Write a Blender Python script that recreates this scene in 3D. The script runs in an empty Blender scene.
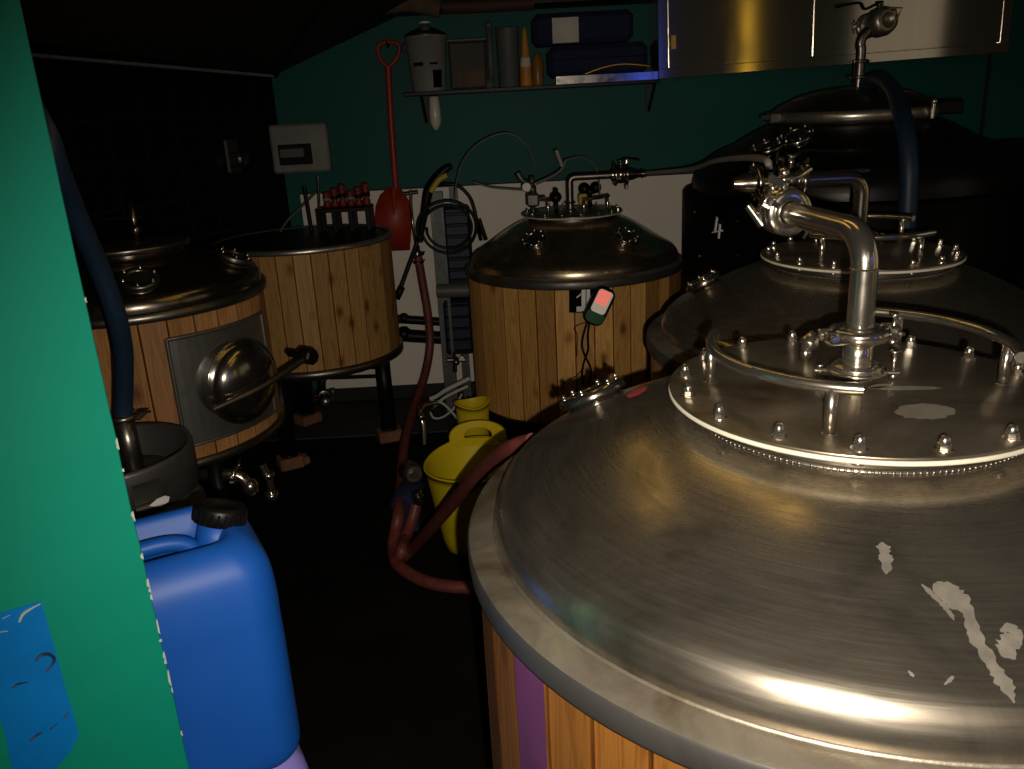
import bpy, math, random
from mathutils import Vector, Matrix
R_=math.radians
C=bpy.context.scene.collection
sc=bpy.context.scene
random.seed(7)
# ---------------------------------------------------------------- camera geometry
H=1.95; F=840.0; PIT=R_(18.4); ROL=R_(-3.05)
CAM=Vector((0,0,H))
def ray(px,py):
    u,v=px-512,-(py-384.5)
    c,s=math.cos(ROL),math.sin(ROL); u,v=c*u-s*v,s*u+c*v
    return Vector((u,F*math.cos(PIT)+v*math.sin(PIT),-F*math.sin(PIT)+v*math.cos(PIT)))
def P(px,py,Y):
    d=ray(px,py); return CAM+d*(Y/d.y)
def Z(px,py,z):
    d=ray(px,py); return CAM+d*((z-H)/d.z)
def hitplane(px,py,p0,n):
    d=ray(px,py); t=(p0-CAM).dot(n)/d.dot(n); return CAM+d*t
# ---------------------------------------------------------------- mesh builder
class MB:
    def __init__(s): s.v=[]; s.f=[]; s.sm=[]
    def add(s,vs,fs,M=None,smooth=True):
        b=len(s.v)
        s.v+=[(M@Vector(v)) if M is not None else Vector(v) for v in vs]
        s.f+=[tuple(b+i for i in f) for f in fs]; s.sm+=[smooth]*len(fs); return s
    def box(s,c,size,M=None,bev=0.0):
        x,y,z=[a/2 for a in size]; c=Vector(c)
        b=min(bev,x*.9,y*.9,z*.9)
        if b<=0:
            vs=[c+Vector((i*x,j*y,k*z)) for i in(-1,1) for j in(-1,1) for k in(-1,1)]
            fs=[(0,1,3,2),(4,6,7,5),(0,4,5,1),(2,3,7,6),(0,2,6,4),(1,5,7,3)]
            return s.add(vs,fs,M,False)
        # chamfered box
        vs=[];idx={}
        for i in(-1,1):
            for j in(-1,1):
                for k in(-1,1):
                    for a,(dx,dy,dz) in enumerate(((0,b,b),(b,0,b),(b,b,0))):
                        idx[(i,j,k,a)]=len(vs); vs.append(c+Vector((i*(x-dx),j*(y-dy),k*(z-dz))))
        fs=[]
        for i in(-1,1):
            q=[(i,-1,-1,0),(i,1,-1,0),(i,1,1,0),(i,-1,1,0)]; fs.append(q if i>0 else q[::-1])
            q=[(-1,i,-1,1),(-1,i,1,1),(1,i,1,1),(1,i,-1,1)]; fs.append(q if i>0 else q[::-1])
            q=[(-1,-1,i,2),(1,-1,i,2),(1,1,i,2),(-1,1,i,2)]; fs.append(q if i>0 else q[::-1])
        for i in(-1,1):
            for j in(-1,1):
                for (q,fl) in (([(i,j,-1,0),(i,j,1,0),(i,j,1,1),(i,j,-1,1)],i*j<0),([(i,-1,j,0),(i,1,j,0),(i,1,j,2),(i,-1,j,2)],i*j>0),([(-1,i,j,1),(1,i,j,1),(1,i,j,2),(-1,i,j,2)],i*j<0)):
                    fs.append(q if not fl else q[::-1])
        for i in(-1,1):
            for j in(-1,1):
                for k in(-1,1):
                    q=[(i,j,k,0),(i,j,k,1),(i,j,k,2)]; fs.append(q if i*j*k>0 else q[::-1])
        return s.add(vs,[tuple(idx[t] for t in q) for q in fs],M,False)
    def lathe(s,prof,n=48,M=None,a0=0,a1=2*math.pi,smooth=True):
        full=abs(a1-a0-2*math.pi)<1e-6; m=n if full else n+1
        vs=[];fs=[]
        for (r,z) in prof:
            for i in range(m):
                a=a0+(a1-a0)*i/n; vs.append((r*math.cos(a),r*math.sin(a),z))
        for k in range(len(prof)-1):
            for i in range(n):
                j=(i+1)%m
                fs.append((k*m+i,k*m+j,(k+1)*m+j,(k+1)*m+i))
        return s.add(vs,fs,M,smooth)
    def cyl(s,r,z0,z1,n=32,M=None,r2=None,b=0.0):
        r2=r if r2 is None else r2
        if b: pr=[(0,z0),(r-b,z0),(r,z0+b),(r2,z1-b),(r2-b,z1),(0,z1)]
        else: pr=[(0,z0),(r,z0),(r2,z1),(0,z1)]
        b0=len(s.f); s.lathe(pr,n,M,smooth=False)
        seg=len(pr)-1
        k=b0+n*(2 if b else 1)
        for i in range(k,k+n): s.sm[i]=True
        return s
    def torus(s,R,r,n=48,m=10,M=None,a0=0,a1=2*math.pi):
        pr=[(R+r*math.cos(t*2*math.pi/m),r*math.sin(t*2*math.pi/m)) for t in range(m)]; pr.append(pr[0])
        return s.lathe(pr,n,M,a0,a1)
    def sphere(s,c,r,n=16,M=None,sc_=(1,1,1)):
        m=n//2
        pr=[(math.sin(math.pi*k/m),-math.cos(math.pi*k/m)) for k in range(m+1)]
        T=Matrix.Translation(Vector(c))@Matrix.Diagonal((r*sc_[0],r*sc_[1],r*sc_[2],1))
        return s.lathe(pr,n,(M@T) if M is not None else T)
    def tube(s,pts,r,n=12,sm=True,caps=True,sub=6,M=None,sx=1.0):
        pts=[Vector(p) for p in pts]
        if sm and len(pts)>2:
            q=[pts[0]*2-pts[1]]+pts+[pts[-1]*2-pts[-2]]; o=[]
            for i in range(1,len(q)-2):
                for k in range(sub):
                    t=k/sub; a,b,c,d=q[i-1],q[i],q[i+1],q[i+2]
                    o.append(.5*((2*b)+(c-a)*t+(2*a-5*b+4*c-d)*t*t+(3*b-3*c+d-a)*t**3))
            o.append(pts[-1]); 
            rr=r if not callable(r) else r
            pts=o
        N=len(pts); vs=[];fs=[]
        t0=(pts[1]-pts[0]).normalized()
        up=Vector((0,0,1)) if abs(t0.z)<.9 else Vector((1,0,0))
        u=t0.cross(up).normalized()
        for i,p in enumerate(pts):
            t=(pts[min(i+1,N-1)]-pts[max(i-1,0)]).normalized()
            u=(u-t*u.dot(t)).normalized(); w=t.cross(u)
            ri=r(i/(N-1)) if callable(r) else r
            for k in range(n):
                a=2*math.pi*k/n; vs.append(p+u*math.cos(a)*ri+w*math.sin(a)*ri*sx)
        for i in range(N-1):
            for k in range(n):
                j=(k+1)%n; fs.append((i*n+k,i*n+j,(i+1)*n+j,(i+1)*n+k))
        s.add(vs,fs,M)
        if caps:
            s.add(vs[:n],[tuple(range(n))[::-1]],M,False); s.add(vs[-n:],[tuple(range(n))],M,False)
        return s
    def mesh(s,name,off=Vector((0,0,0))):
        me=bpy.data.meshes.new(name); me.from_pydata([tuple(v-off) for v in s.v],[],s.f)
        for p,q in zip(me.polygons,s.sm): p.use_smooth=q
        me.validate(); me.update(); return me
    def build(s,name,m,parent=None,loc=None,**kw):
        if parent is not None:
            off=wloc(parent); me=s.mesh(name,off); o=bpy.data.objects.new(name,me); C.objects.link(o); o.parent=parent
        else:
            off=Vector(loc) if loc is not None else Vector((0,0,0))
            me=s.mesh(name,off); o=bpy.data.objects.new(name,me); C.objects.link(o); o.location=off
        me.materials.append(m)
        if kw: tag(o,**kw)
        return o
def wloc(o):
    l=Vector(o.location)
    while o.parent is not None: o=o.parent; l=l+Vector(o.location)
    return l
def tag(o,label=None,cat=None,group=None,kind=None):
    if label:o['label']=label
    if cat:o['category']=cat
    if group:o['group']=group
    if kind:o['kind']=kind
    return o
def thing(name,loc,label,cat,group=None):
    o=bpy.data.objects.new(name,None); C.objects.link(o); o.location=loc; o.empty_display_size=.05
    return tag(o,label,cat,group)
def place(me,name,parent,wl,rot=None,m=None):
    o=bpy.data.objects.new(name,me); C.objects.link(o); o.parent=parent; o.location=Vector(wl)-wloc(parent)
    if rot is not None: o.rotation_euler=rot
    return o
def copy_tree(o,parent=None,name=None):
    c=o.copy(); C.objects.link(c); c.parent=parent
    for ch in list(o.children): copy_tree(ch,c)
    return c
def T(x,y=None,z=None):
    return Matrix.Translation(Vector((x,y,z)) if y is not None else Vector(x))
def align(d,loc=(0,0,0)):
    return Matrix.Translation(Vector(loc))@Vector(d).to_track_quat('Z','Y').to_matrix().to_4x4()
# ---------------------------------------------------------------- materials
def NM(name):
    m=bpy.data.materials.new(name); m.use_nodes=True; nt=m.node_tree; b=nt.nodes['Principled BSDF']; return m,nt,b
def nd(nt,t,**k):
    n=nt.nodes.new(t)
    for a,v in k.items():
        if a.startswith('_'): setattr(n,a[1:],v)
        else: n.inputs[a.replace('__',' ')].default_value=v
    return n
def ramp(nt,fac,stops):
    r=nt.nodes.new('ShaderNodeValToRGB'); e=r.color_ramp.elements
    while len(e)<len(stops): e.new(.5)
    for i,(p,c) in enumerate(stops): e[i].position=p; e[i].color=(*c,1) if len(c)==3 else c
    nt.links.new(fac,r.inputs[0]); return r.outputs[0]
def coord(nt,scale=(1,1,1),kind='Object'):
    tc=nt.nodes.new('ShaderNodeTexCoord'); mp=nt.nodes.new('ShaderNodeMapping'); mp.inputs['Scale'].default_value=scale
    nt.links.new(tc.outputs[kind],mp.inputs[0]); return mp.outputs[0]
def noise(nt,vec,scale,detail=4,rough=.55,dist=0.0):
    n=nt.nodes.new('ShaderNodeTexNoise'); n.inputs['Scale'].default_value=scale; n.inputs['Detail'].default_value=detail; n.inputs['Roughness'].default_value=rough; n.inputs['Distortion'].default_value=dist
    nt.links.new(vec,n.inputs['Vector']); return n.outputs['Fac']
def bump(nt,b,h,strength=.2,dist=.01):
    bp=nt.nodes.new('ShaderNodeBump'); bp.inputs['Strength'].default_value=strength; bp.inputs['Distance'].default_value=dist
    nt.links.new(h,bp.inputs['Height']); nt.links.new(bp.outputs[0],b.inputs['Normal'])
def simple(name,col,rough=.5,metal=0.0,var=.15,sc_=8,bmp=0.0,spec=.5,coat=0.0,trans=0.0,ior=1.45,emis=None,es=0):
    m,nt,b=NM(name)
    v=coord(nt); n=noise(nt,v,sc_,5)
    lo=tuple(c*(1-var) for c in col); hi=tuple(min(1,c*(1+var)) for c in col)
    nt.links.new(ramp(nt,n,[(.3,lo),(.7,hi)]),b.inputs['Base Color'])
    b.inputs['Roughness'].default_value=rough; b.inputs['Metallic'].default_value=metal; b.inputs['Specular IOR Level'].default_value=spec
    b.inputs['Coat Weight'].default_value=coat; b.inputs['Transmission Weight'].default_value=trans; b.inputs['IOR'].default_value=ior
    if bmp: bump(nt,b,n,bmp)
    if emis: b.inputs['Emission Color'].default_value=(*emis,1); b.inputs['Emission Strength'].default_value=es
    return m
def steel(name,col=(.55,.51,.45),r0=.22,r1=.42,metal=.9,stain=(.33,.28,.2),scl=3.0,aniso=0.0,st=.6,bmp=.03):
    m,nt,b=NM(name); v=coord(nt)
    n=noise(nt,v,scl,6,.6,.6); n2=noise(nt,v,scl*14,3,.6)
    nt.links.new(ramp(nt,n,[(.32,stain),(.32+.35*st,col),(1,tuple(min(1,c*1.12) for c in col))]),b.inputs['Base Color'])
    mr=nt.nodes.new('ShaderNodeMapRange'); mr.inputs[3].default_value=r1; mr.inputs[4].default_value=r0; mr.inputs[1].default_value=.3; mr.inputs[2].default_value=.7
    nt.links.new(n,mr.inputs[0]); nt.links.new(mr.outputs[0],b.inputs['Roughness'])
    b.inputs['Metallic'].default_value=metal
    if aniso: b.inputs['Anisotropic'].default_value=aniso
    if bmp: bump(nt,b,n2,bmp,.003)
    return m
def dome_steel(name,col=(.43,.38,.31),r0=.20,r1=.36,metal=.95):
    # spun sheet: fine circular scratches about the tank's own axis
    m,nt,b=NM(name)
    tc=nt.nodes.new('ShaderNodeTexCoord'); sp=nt.nodes.new('ShaderNodeSeparateXYZ'); nt.links.new(tc.outputs['Object'],sp.inputs[0])
    ln=nt.nodes.new('ShaderNodeVectorMath'); ln.operation='LENGTH'; cx=nt.nodes.new('ShaderNodeCombineXYZ'); nt.links.new(sp.outputs[0],cx.inputs[0]); nt.links.new(sp.outputs[1],cx.inputs[1]); nt.links.new(cx.outputs[0],ln.inputs[0])
    at=nt.nodes.new('ShaderNodeMath'); at.operation='ARCTAN2'; nt.links.new(sp.outputs[1],at.inputs[0]); nt.links.new(sp.outputs[0],at.inputs[1])
    c2=nt.nodes.new('ShaderNodeCombineXYZ'); m1=nt.nodes.new('ShaderNodeMath'); m1.operation='MULTIPLY'; m1.inputs[1].default_value=90; nt.links.new(ln.outputs['Value'],m1.inputs[0]); nt.links.new(m1.outputs[0],c2.inputs[0]); nt.links.new(at.outputs[0],c2.inputs[1])
    sc1=noise(nt,c2.outputs[0],2.2,4,.7)
    v=coord(nt); n=noise(nt,v,3.6,6,.62,1.2)
    base=ramp(nt,n,[(.32,tuple(c*.42 for c in col)),(.55,col),(.75,tuple(min(1,c*1.2) for c in col))])
    nt.links.new(base,b.inputs['Base Color'])
    ad=nt.nodes.new('ShaderNodeMath'); ad.operation='ADD'; nt.links.new(n,ad.inputs[0]); nt.links.new(sc1,ad.inputs[1])
    mr=nt.nodes.new('ShaderNodeMapRange'); mr.inputs[1].default_value=.7; mr.inputs[2].default_value=1.3; mr.inputs[3].default_value=r1; mr.inputs[4].default_value=r0
    nt.links.new(ad.outputs[0],mr.inputs[0]); nt.links.new(mr.outputs[0],b.inputs['Roughness'])
    b.inputs['Metallic'].default_value=metal
    return m
def stave_wood(name,N,c_lo,c_hi,seed=0.0,purple=None,zs=1.0):
    m,nt,b=NM(name); L=nt.links.new
    tc=nt.nodes.new('ShaderNodeTexCoord'); sp=nt.nodes.new('ShaderNodeSeparateXYZ'); L(tc.outputs['Object'],sp.inputs[0])
    def M_(op,a,bb=None):
        n=nt.nodes.new('ShaderNodeMath'); n.operation=op
        for i,x in enumerate((a,bb)):
            if x is None: continue
            if isinstance(x,(int,float)): n.inputs[i].default_value=x
            else: L(x,n.inputs[i])
        return n.outputs[0]
    ang=M_('ARCTAN2',sp.outputs[1],sp.outputs[0]); t=M_('MULTIPLY',M_('ADD',ang,math.pi),N/(2*math.pi))
    idn=M_('FLOOR',M_('ADD',t,.0001)); fr=M_('FRACT',t)
    wn=nt.nodes.new('ShaderNodeTexWhiteNoise'); wn.noise_dimensions='1D'; L(M_('ADD',idn,seed),wn.inputs['W'])
    cv=nt.nodes.new('ShaderNodeCombineXYZ'); L(M_('MULTIPLY',fr,1.0),cv.inputs[0]); L(M_('MULTIPLY',sp.outputs[2],.7*zs),cv.inputs[1]); L(M_('MULTIPLY',idn,5.37),cv.inputs[2])
    g=nt.nodes.new('ShaderNodeTexNoise'); g.inputs['Scale'].default_value=2.2; g.inputs['Detail'].default_value=3; g.inputs['Distortion'].default_value=.8; L(cv.outputs[0],g.inputs['Vector'])
    w=M_('SINE',M_('MULTIPLY',g.outputs['Fac'],46)); w=M_('MULTIPLY',M_('ADD',w,1),.5)
    kv=nt.nodes.new('ShaderNodeCombineXYZ'); L(M_('MULTIPLY',t,1.0),kv.inputs[0]); L(M_('MULTIPLY',sp.outputs[2],5.5*zs),kv.inputs[1]); kv.inputs[2].default_value=seed
    vo=nt.nodes.new('ShaderNodeTexVoronoi'); vo.inputs['Scale'].default_value=.80; L(kv.outputs[0],vo.inputs['Vector'])
    knot=ramp(nt,vo.outputs['Distance'],[(.04,(0,0,0)),(.13,(1,1,1))])
    col=ramp(nt,wn.outputs['Value'],[(0,c_lo),(.45,tuple((a+bb)/2 for a,bb in zip(c_lo,c_hi))),(1,c_hi)])
    mx=nt.nodes.new('ShaderNodeMix'); mx.data_type='RGBA'; mx.blend_type='MULTIPLY'; mx.inputs[0].default_value=.55
    L(col,mx.inputs[6]); L(ramp(nt,w,[(0,(.62,.5,.38)),(.6,(1,1,1))]),mx.inputs[7])
    m2=nt.nodes.new('ShaderNodeMix'); m2.data_type='RGBA'; m2.blend_type='MULTIPLY'; m2.inputs[0].default_value=.8
    L(mx.outputs[2],m2.inputs[6]); kc=ramp(nt,vo.outputs['Distance'],[(.06,(.16,.08,.04)),(.13,(.6,.45,.35)),(.24,(1,1,1))]); L(kc,m2.inputs[7])
    out=m2.outputs[2]
    gr=nt.nodes.new('ShaderNodeMix'); gr.data_type='RGBA'; gr.blend_type='MULTIPLY'; gr.inputs[0].default_value=1; L(out,gr.inputs[6])
    edge=M_('MINIMUM',fr,M_('SUBTRACT',1.0,fr)); L(ramp(nt,edge,[(.0,(.25,.2,.15)),(.03,(.35,.28,.2)),(.05,(1.25,1.15,1.0)),(.12,(1,1,1))]),gr.inputs[7]); out=gr.outputs[2]
    if purple is not None:
        pm=nt.nodes.new('ShaderNodeMix'); pm.data_type='RGBA'; cmp=M_('COMPARE',idn,float(purple)); cmp_n=cmp.node; cmp_n.inputs[2].default_value=.4
        L(cmp,pm.inputs[0]); L(out,pm.inputs[6]); pm.inputs[7].default_value=(.16,.05,.15,1); out=pm.outputs[2]
    L(out,b.inputs['Base Color']); b.inputs['Roughness'].default_value=.5; b.inputs['Specular IOR Level'].default_value=.35
    bump(nt,b,w,.12,.002)
    return m
def wall_mat(name,col,rough=.6,var=.12,splash=None):
    m,nt,b=NM(name); v=coord(nt); n=noise(nt,v,1.3,6,.65); n2=noise(nt,v,40,3)
    nt.links.new(ramp(nt,n,[(.3,tuple(c*(1-var) for c in col)),(.7,tuple(c*(1+var) for c in col))]),b.inputs['Base Color'])
    b.inputs['Roughness'].default_value=rough; b.inputs['Specular IOR Level'].default_value=.3; bump(nt,b,n2,.08,.004); return m
def tile_mat(name):
    m,nt,b=NM(name); v=coord(nt,(1,1,1))
    sp=nt.nodes.new('ShaderNodeSeparateXYZ'); nt.links.new(v,sp.inputs[0]); cb=nt.nodes.new('ShaderNodeCombineXYZ'); nt.links.new(sp.outputs[1],cb.inputs[0]); nt.links.new(sp.outputs[2],cb.inputs[1])
    br=nt.nodes.new('ShaderNodeTexBrick'); br.offset=0; br.inputs['Scale'].default_value=1; br.inputs['Brick Width'].default_value=.22; br.inputs['Row Height'].default_value=.22; br.inputs['Mortar Size'].default_value=.006
    br.inputs['Color1'].default_value=(.0035,.0035,.004,1); br.inputs['Color2'].default_value=(.003,.003,.0035,1); br.inputs['Mortar'].default_value=(.012,.012,.012,1)
    nt.links.new(cb.outputs[0],br.inputs['Vector']); nt.links.new(br.outputs['Color'],b.inputs['Base Color']); b.inputs['Roughness'].default_value=.5; b.inputs['Specular IOR Level'].default_value=.15; return m

GREEN=(.012,.145,.095)
m_green=wall_mat('green_paint',(.0004,.082,.066)); m_greenpost=wall_mat('green_gloss_paint',(.0008,.20,.135),.5,.04)
m_white=wall_mat('white_board',(.86,.78,.69),.6,.06)
m_tile=tile_mat('black_tile'); m_ceil=wall_mat('dark_ceiling',(.010,.009,.008),.8); m_soff=wall_mat('black_soffit',(.003,.003,.003),.7)
m_floor=wall_mat('black_floor',(.006,.0055,.005),.75,.5); m_floor.node_tree.nodes['Principled BSDF'].inputs['Specular IOR Level'].default_value=.08
m_darkgrey=wall_mat('grey_skirting',(.02,.02,.019),.7)
m_dome=dome_steel('spun_steel'); m_steel=steel('stainless'); m_pipe=steel('polished_pipe',(.60,.55,.47),.14,.26,.97,(.42,.37,.3),8,st=.3,bmp=.01)
m_plate=steel('stained_plate',(.42,.365,.28),.26,.42,.88,(.10,.075,.045),5.5,st=1.1)
m_lip=steel('scuffed_lip',(.42,.38,.31),.30,.55,.78,(.10,.075,.045),6.0,st=1.0,bmp=.2)
m_lipdark=steel('dark_band',(.10,.095,.09),.35,.55,.7,(.05,.045,.04),6)
m_darksteel=steel('dull_steel',(.22,.20,.17),.25,.42,.95,(.12,.1,.08),5)
m_mirror=steel('bright_steel',(.34,.31,.27),.12,.26,.97,(.2,.17,.13),4)
m_gasket=simple('cream_gasket',(.56,.52,.42),.5)
m_black=simple('black_plastic',(.004,.004,.004),.42,0,.2,4,0,.25); m_blackrub=simple('black_rubber',(.006,.006,.006),.6); m_blackm=simple('black_jacket',(.0015,.0015,.0015),.5,0,.2,4,0,.12)
m_bluehose=simple('blue_hose',(.008,.022,.045),.5); m_redhose=simple('red_hose',(.15,.036,.028),.5,0,.25,20)
m_red=simple('red_plastic',(.33,.028,.010),.45); m_yellow=simple('yellow_plastic',(.62,.47,.008),.45,0,.08); m_yel2=simple('yellow_grip',(.45,.32,.04),.5)
m_blue=simple('blue_polythene',(.003,.068,.34),.52,0,.12,2.5); m_navy=simple('navy_fabric',(.008,.011,.048),.85,0,.25,9,.1)
m_lav=simple('lavender_polythene',(.22,.19,.56),.45); m_galv=simple('galvanised',(.12,.125,.12),.5,.5,.25,12)
m_glass=simple('dark_glass',(.02,.02,.018),.05,0,.1,3,0,.9); m_grey=simple('grey_plastic',(.10,.10,.093),.5); m_whitep=simple('white_plastic',(.22,.21,.19),.45)
m_paper=simple('paper',(.62,.58,.50),.8); m_label=simple('black_label',(.003,.003,.003),.9,0,.1,4,0,.05); m_wht=simple('white_tape',(.7,.7,.68),.6)
m_clear=simple('clear_plastic',(.16,.17,.15),.25,0,.03,3,0,.5,0,.35,1.2); m_orange=simple('orange_plastic',(.55,.22,.03),.5); m_amber=simple('amber_plastic',(.26,.12,.02),.35)
m_woodblk=simple('raw_wood',(.20,.09,.042),.8,0,.3,14); m_brass=simple('brass',(.65,.42,.1),.3,.9); m_keg=steel('keg_steel',(.11,.105,.10),.4,.6,.7,(.06,.055,.05),6)
m_bluetape=simple('blue_tape',(.001,.14,.44),.35,0,.12,9); m_marker=simple('marker_ink',(.012,.02,.05),.5); m_chip=simple('bare_filler',(.40,.42,.36),.8)
m_cable=simple('white_cable',(.50,.48,.43),.5); m_greenled=simple('green_casing',(.03,.10,.045),.45)
m_screen=simple('lit_screen',(.5,.5,.42),.4,0,.05,3,0,.5,0,0,1.45,(.8,.62,.5),.28); m_digit=simple('red_digits',(.6,.02,.01),.5,0,.05,3,0,.5,0,0,1.45,(1,.08,.05),1.2)
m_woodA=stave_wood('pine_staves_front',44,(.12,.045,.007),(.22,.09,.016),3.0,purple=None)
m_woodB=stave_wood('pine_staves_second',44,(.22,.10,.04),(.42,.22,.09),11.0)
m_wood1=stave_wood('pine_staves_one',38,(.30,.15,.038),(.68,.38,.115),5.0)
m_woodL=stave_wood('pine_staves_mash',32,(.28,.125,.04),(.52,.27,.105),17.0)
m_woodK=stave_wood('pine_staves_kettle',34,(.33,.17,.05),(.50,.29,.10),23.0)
m_hop=simple('brown_sack',(.11,.075,.05),.9,0,.3,10); m_crate=simple('blue_crate',(.006,.012,.034),.5)
# ---------------------------------------------------------------- room shell
def struct(name,mb,m,label=None):
    o=mb.build(name,m); o['kind']='structure'
    if label:o['label']=label
    return o
WY=5.7
b=MB(); b.box((0.9,2.0,-.05),(8.6,9.0,.1)); struct('floor',b,m_floor,'black brewery floor')
b=MB(); b.box((1.4,WY+.06,1.75),(6.4,.12,3.5)); struct('wall_back',b,m_green,'dark green painted back wall')
wl=P(300,190,WY).x; zt=P(460,186,WY).z
XE=1.75
b=MB(); b.box(((wl+XE)/2,WY-.008,(zt+.10)/2),(XE-wl,.016,zt-.10)); struct('trim_1',b,m_white,'off-white splash board on lower back wall')
b=MB(); b.box(((XE+4.2)/2,WY-.008,(zt+.12)/2),(4.2-XE,.016,zt+.12)); struct('trim_6',b,m_soff,'black board on lower back wall at right')
b=MB(); b.box((3.16,WY-.006,1.8),(.02,.012,1.0)); struct('trim_7',b,m_darkgrey,'vertical joint cover on green wall at right')
b=MB(); b.box((1.5,WY-.02,.05),(6.0,.04,.1),bev=.01); struct('baseboard_back',b,m_darkgrey,'black skirting along back wall')
b=MB(); b.box(((wl+XE)/2,WY-.016,zt+.004),(XE-wl,.012,.008)); struct('trim_2',b,m_darkgrey,'thin edging strip on top of white splash board')
# left wall (black tiles) with a corner at the green wall
A=Vector((-1.42,WY,0)); Bp=Vector((-2.50,3.0,0)); dl=(Bp-A).normalized()
A2=A; B2=A+dl*8.2; nl=Vector((dl.y,-dl.x,0))
if nl.x<0: nl=-nl
def slab(p,q,z0,z1,th,n):
    m=MB(); o=[p,q,q-n*th,p-n*th]
    vs=[Vector((v.x,v.y,z)) for z in (z0,z1) for v in o]
    m.add(vs,[(0,3,2,1),(4,5,6,7),(0,1,5,4),(1,2,6,5),(2,3,7,6),(3,0,4,7)],None,False); return m
struct('wall_left',slab(A2,B2,0,3.4,.1,nl),m_tile,'black tiled wall at left')
b=MB(); b.box((4.25,2.0,1.75),(.1,9.0,3.5)); struct('wall_right',b,m_green,'green side wall at right')
b=MB(); b.box((.9,-2.45,1.75),(8.6,.1,3.5)); struct('wall_front',b,m_green,'wall behind the viewer')
# sloping ceiling: rises to the right
def cz(x): return min(2.204+.375*(x+1.40),3.3)
b=MB(); xs=[-5.0,-1.4,1.52,4.4]
vs=[];
for x in xs:
    z=2.204+.375*(x+1.4) if x<1.6 else 3.3
    vs+=[Vector((x,-2.5,z)),Vector((x,WY+.1,z)),Vector((x,-2.5,z+.08)),Vector((x,WY+.1,z+.08))]
fs=[]
for i in range(3):
    a=i*4; c_=a+4; fs+=[(a,a+1,c_+1,c_),(a+2,c_+2,c_+3,a+3)]
# only keep the portion right of x=-1.4 (left part is the black soffit below)
b.add(vs[4:],[tuple(k-4 for k in f) for f in fs[2:]],None,False); struct('ceiling',b,m_ceil,'dark sloping ceiling')
# black soffit with louvres between the left wall and the seam
seam0=Vector((-1.40,WY,2.204)); d=ray(325,0); tt=(2.204+.375*1.40-H)/(d.z-.375*d.x); seam1=CAM+d*tt; sd=(seam1-seam0)
s0=hitplane(275,76,A,nl); s1=hitplane(30,55,A,nl); s0=Vector((A.x,A.y,s0.z)); sdir=(s1-s0)
pts=[s0,s0+sdir*2.2,seam0+sd*4.0,seam0]
sn=(pts[1]-pts[0]).cross(pts[2]-pts[0]).normalized()
if sn.z<0: sn=-sn
b=MB(); b.add(pts+[p+sn*.05+Vector((0,0,.03)) for p in pts],[(0,1,2,3),(7,6,5,4),(0,4,5,1),(1,5,6,2),(2,6,7,3),(3,7,4,0)],None,False); struct('trim_3',b,m_soff,'black soffit above the tiled wall')
b=MB(); e0=s0+nl*.02; e1=s0+sdir*1.6+nl*.02; b.tube([e0,e1],.012,8,False); struct('trim_4',b,simple('grey_edge_strip',(.26,.25,.24),.6),'grey strip along foot of black soffit')
b=MB(); b.tube([seam0-sn*.01,seam0+sd*3-sn*.01],.012,8,False); struct('trim_5',b,m_soff,'joint strip on the sloping ceiling')
m_slat=simple('louvre_edge',(.5,.48,.45),.4,.3)
for k,(x0,y0,x1,y1) in enumerate(((86,17,124,21),(54,38,115,43),(110,1,150,2),(190,10,226,14),(195,31,217,34),(160,50,207,53))):
    p0=hitplane(x0,y0,pts[0],sn); p1=hitplane(x1,y1,pts[0],sn); b=MB(); b.tube([p0-sn*.008,p1-sn*.008],lambda t:.003+.006*t,8,False); b.sphere(p1-sn*.012,.012,10)
    b.build('ceiling_louvre',m_slat,label='dim louvre blade under the black soffit, %s'%['upper left pair, upper','left pair, lower and longest','at the top edge of the photo','right trio, uppermost','right trio, middle','right trio, lowest'][k],cat='louvre',group='louvre blades under the black soffit',loc=(p0+p1)/2)
# green foreground partition edge with chipped corner
GY=1.03; DT=.035
pA=P(20,0,GY); pB=P(190,769,GY)
def ex(z): t=(z-pB.z)/(pA.z-pB.z); return pB.x+(pA.x-pB.x)*t
ud=Vector((-.42,-.55,0)).normalized(); nd_=Vector((-ud.y,ud.x,0))
if nd_.y>0: nd_=-nd_
E0=Vector((ex(1.4),GY,1.4)); lean=Vector((ex(2.0)-ex(1.0),0,1.0)); nface=ud.cross(lean).normalized()
if nface.y>0: nface=-nface
random.seed(3); n=60; vv=[]; ff=[]
for i in range(n+1):
    z=2.35*i/n; e=Vector((ex(z)+random.uniform(-.0007,.0007),GY,z)); f=e+ud*1.0
    vv+=[f,e+ud*.002,e-nd_*.002,e-nd_*DT,f-nd_*DT]
for i in range(n):
    for k in range(5):
        a=i*5+k; c_=i*5+(k+1)%5; ff.append((a,c_,c_+5,a+5))
ff+= [(0,4,3,2,1),tuple(n*5+k for k in range(5))]
b=MB(); b.add(vv,ff,None,False)
gp=b.build('door_1',m_greenpost); gp['kind']='structure'; gp['label']='green painted door leaf in the near left foreground, chipped along its edge'
def onleaf(px,py,lift=.0006): return hitplane(px,py,E0+nface*(lift+.0004),nface)
random.seed(5)
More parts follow.
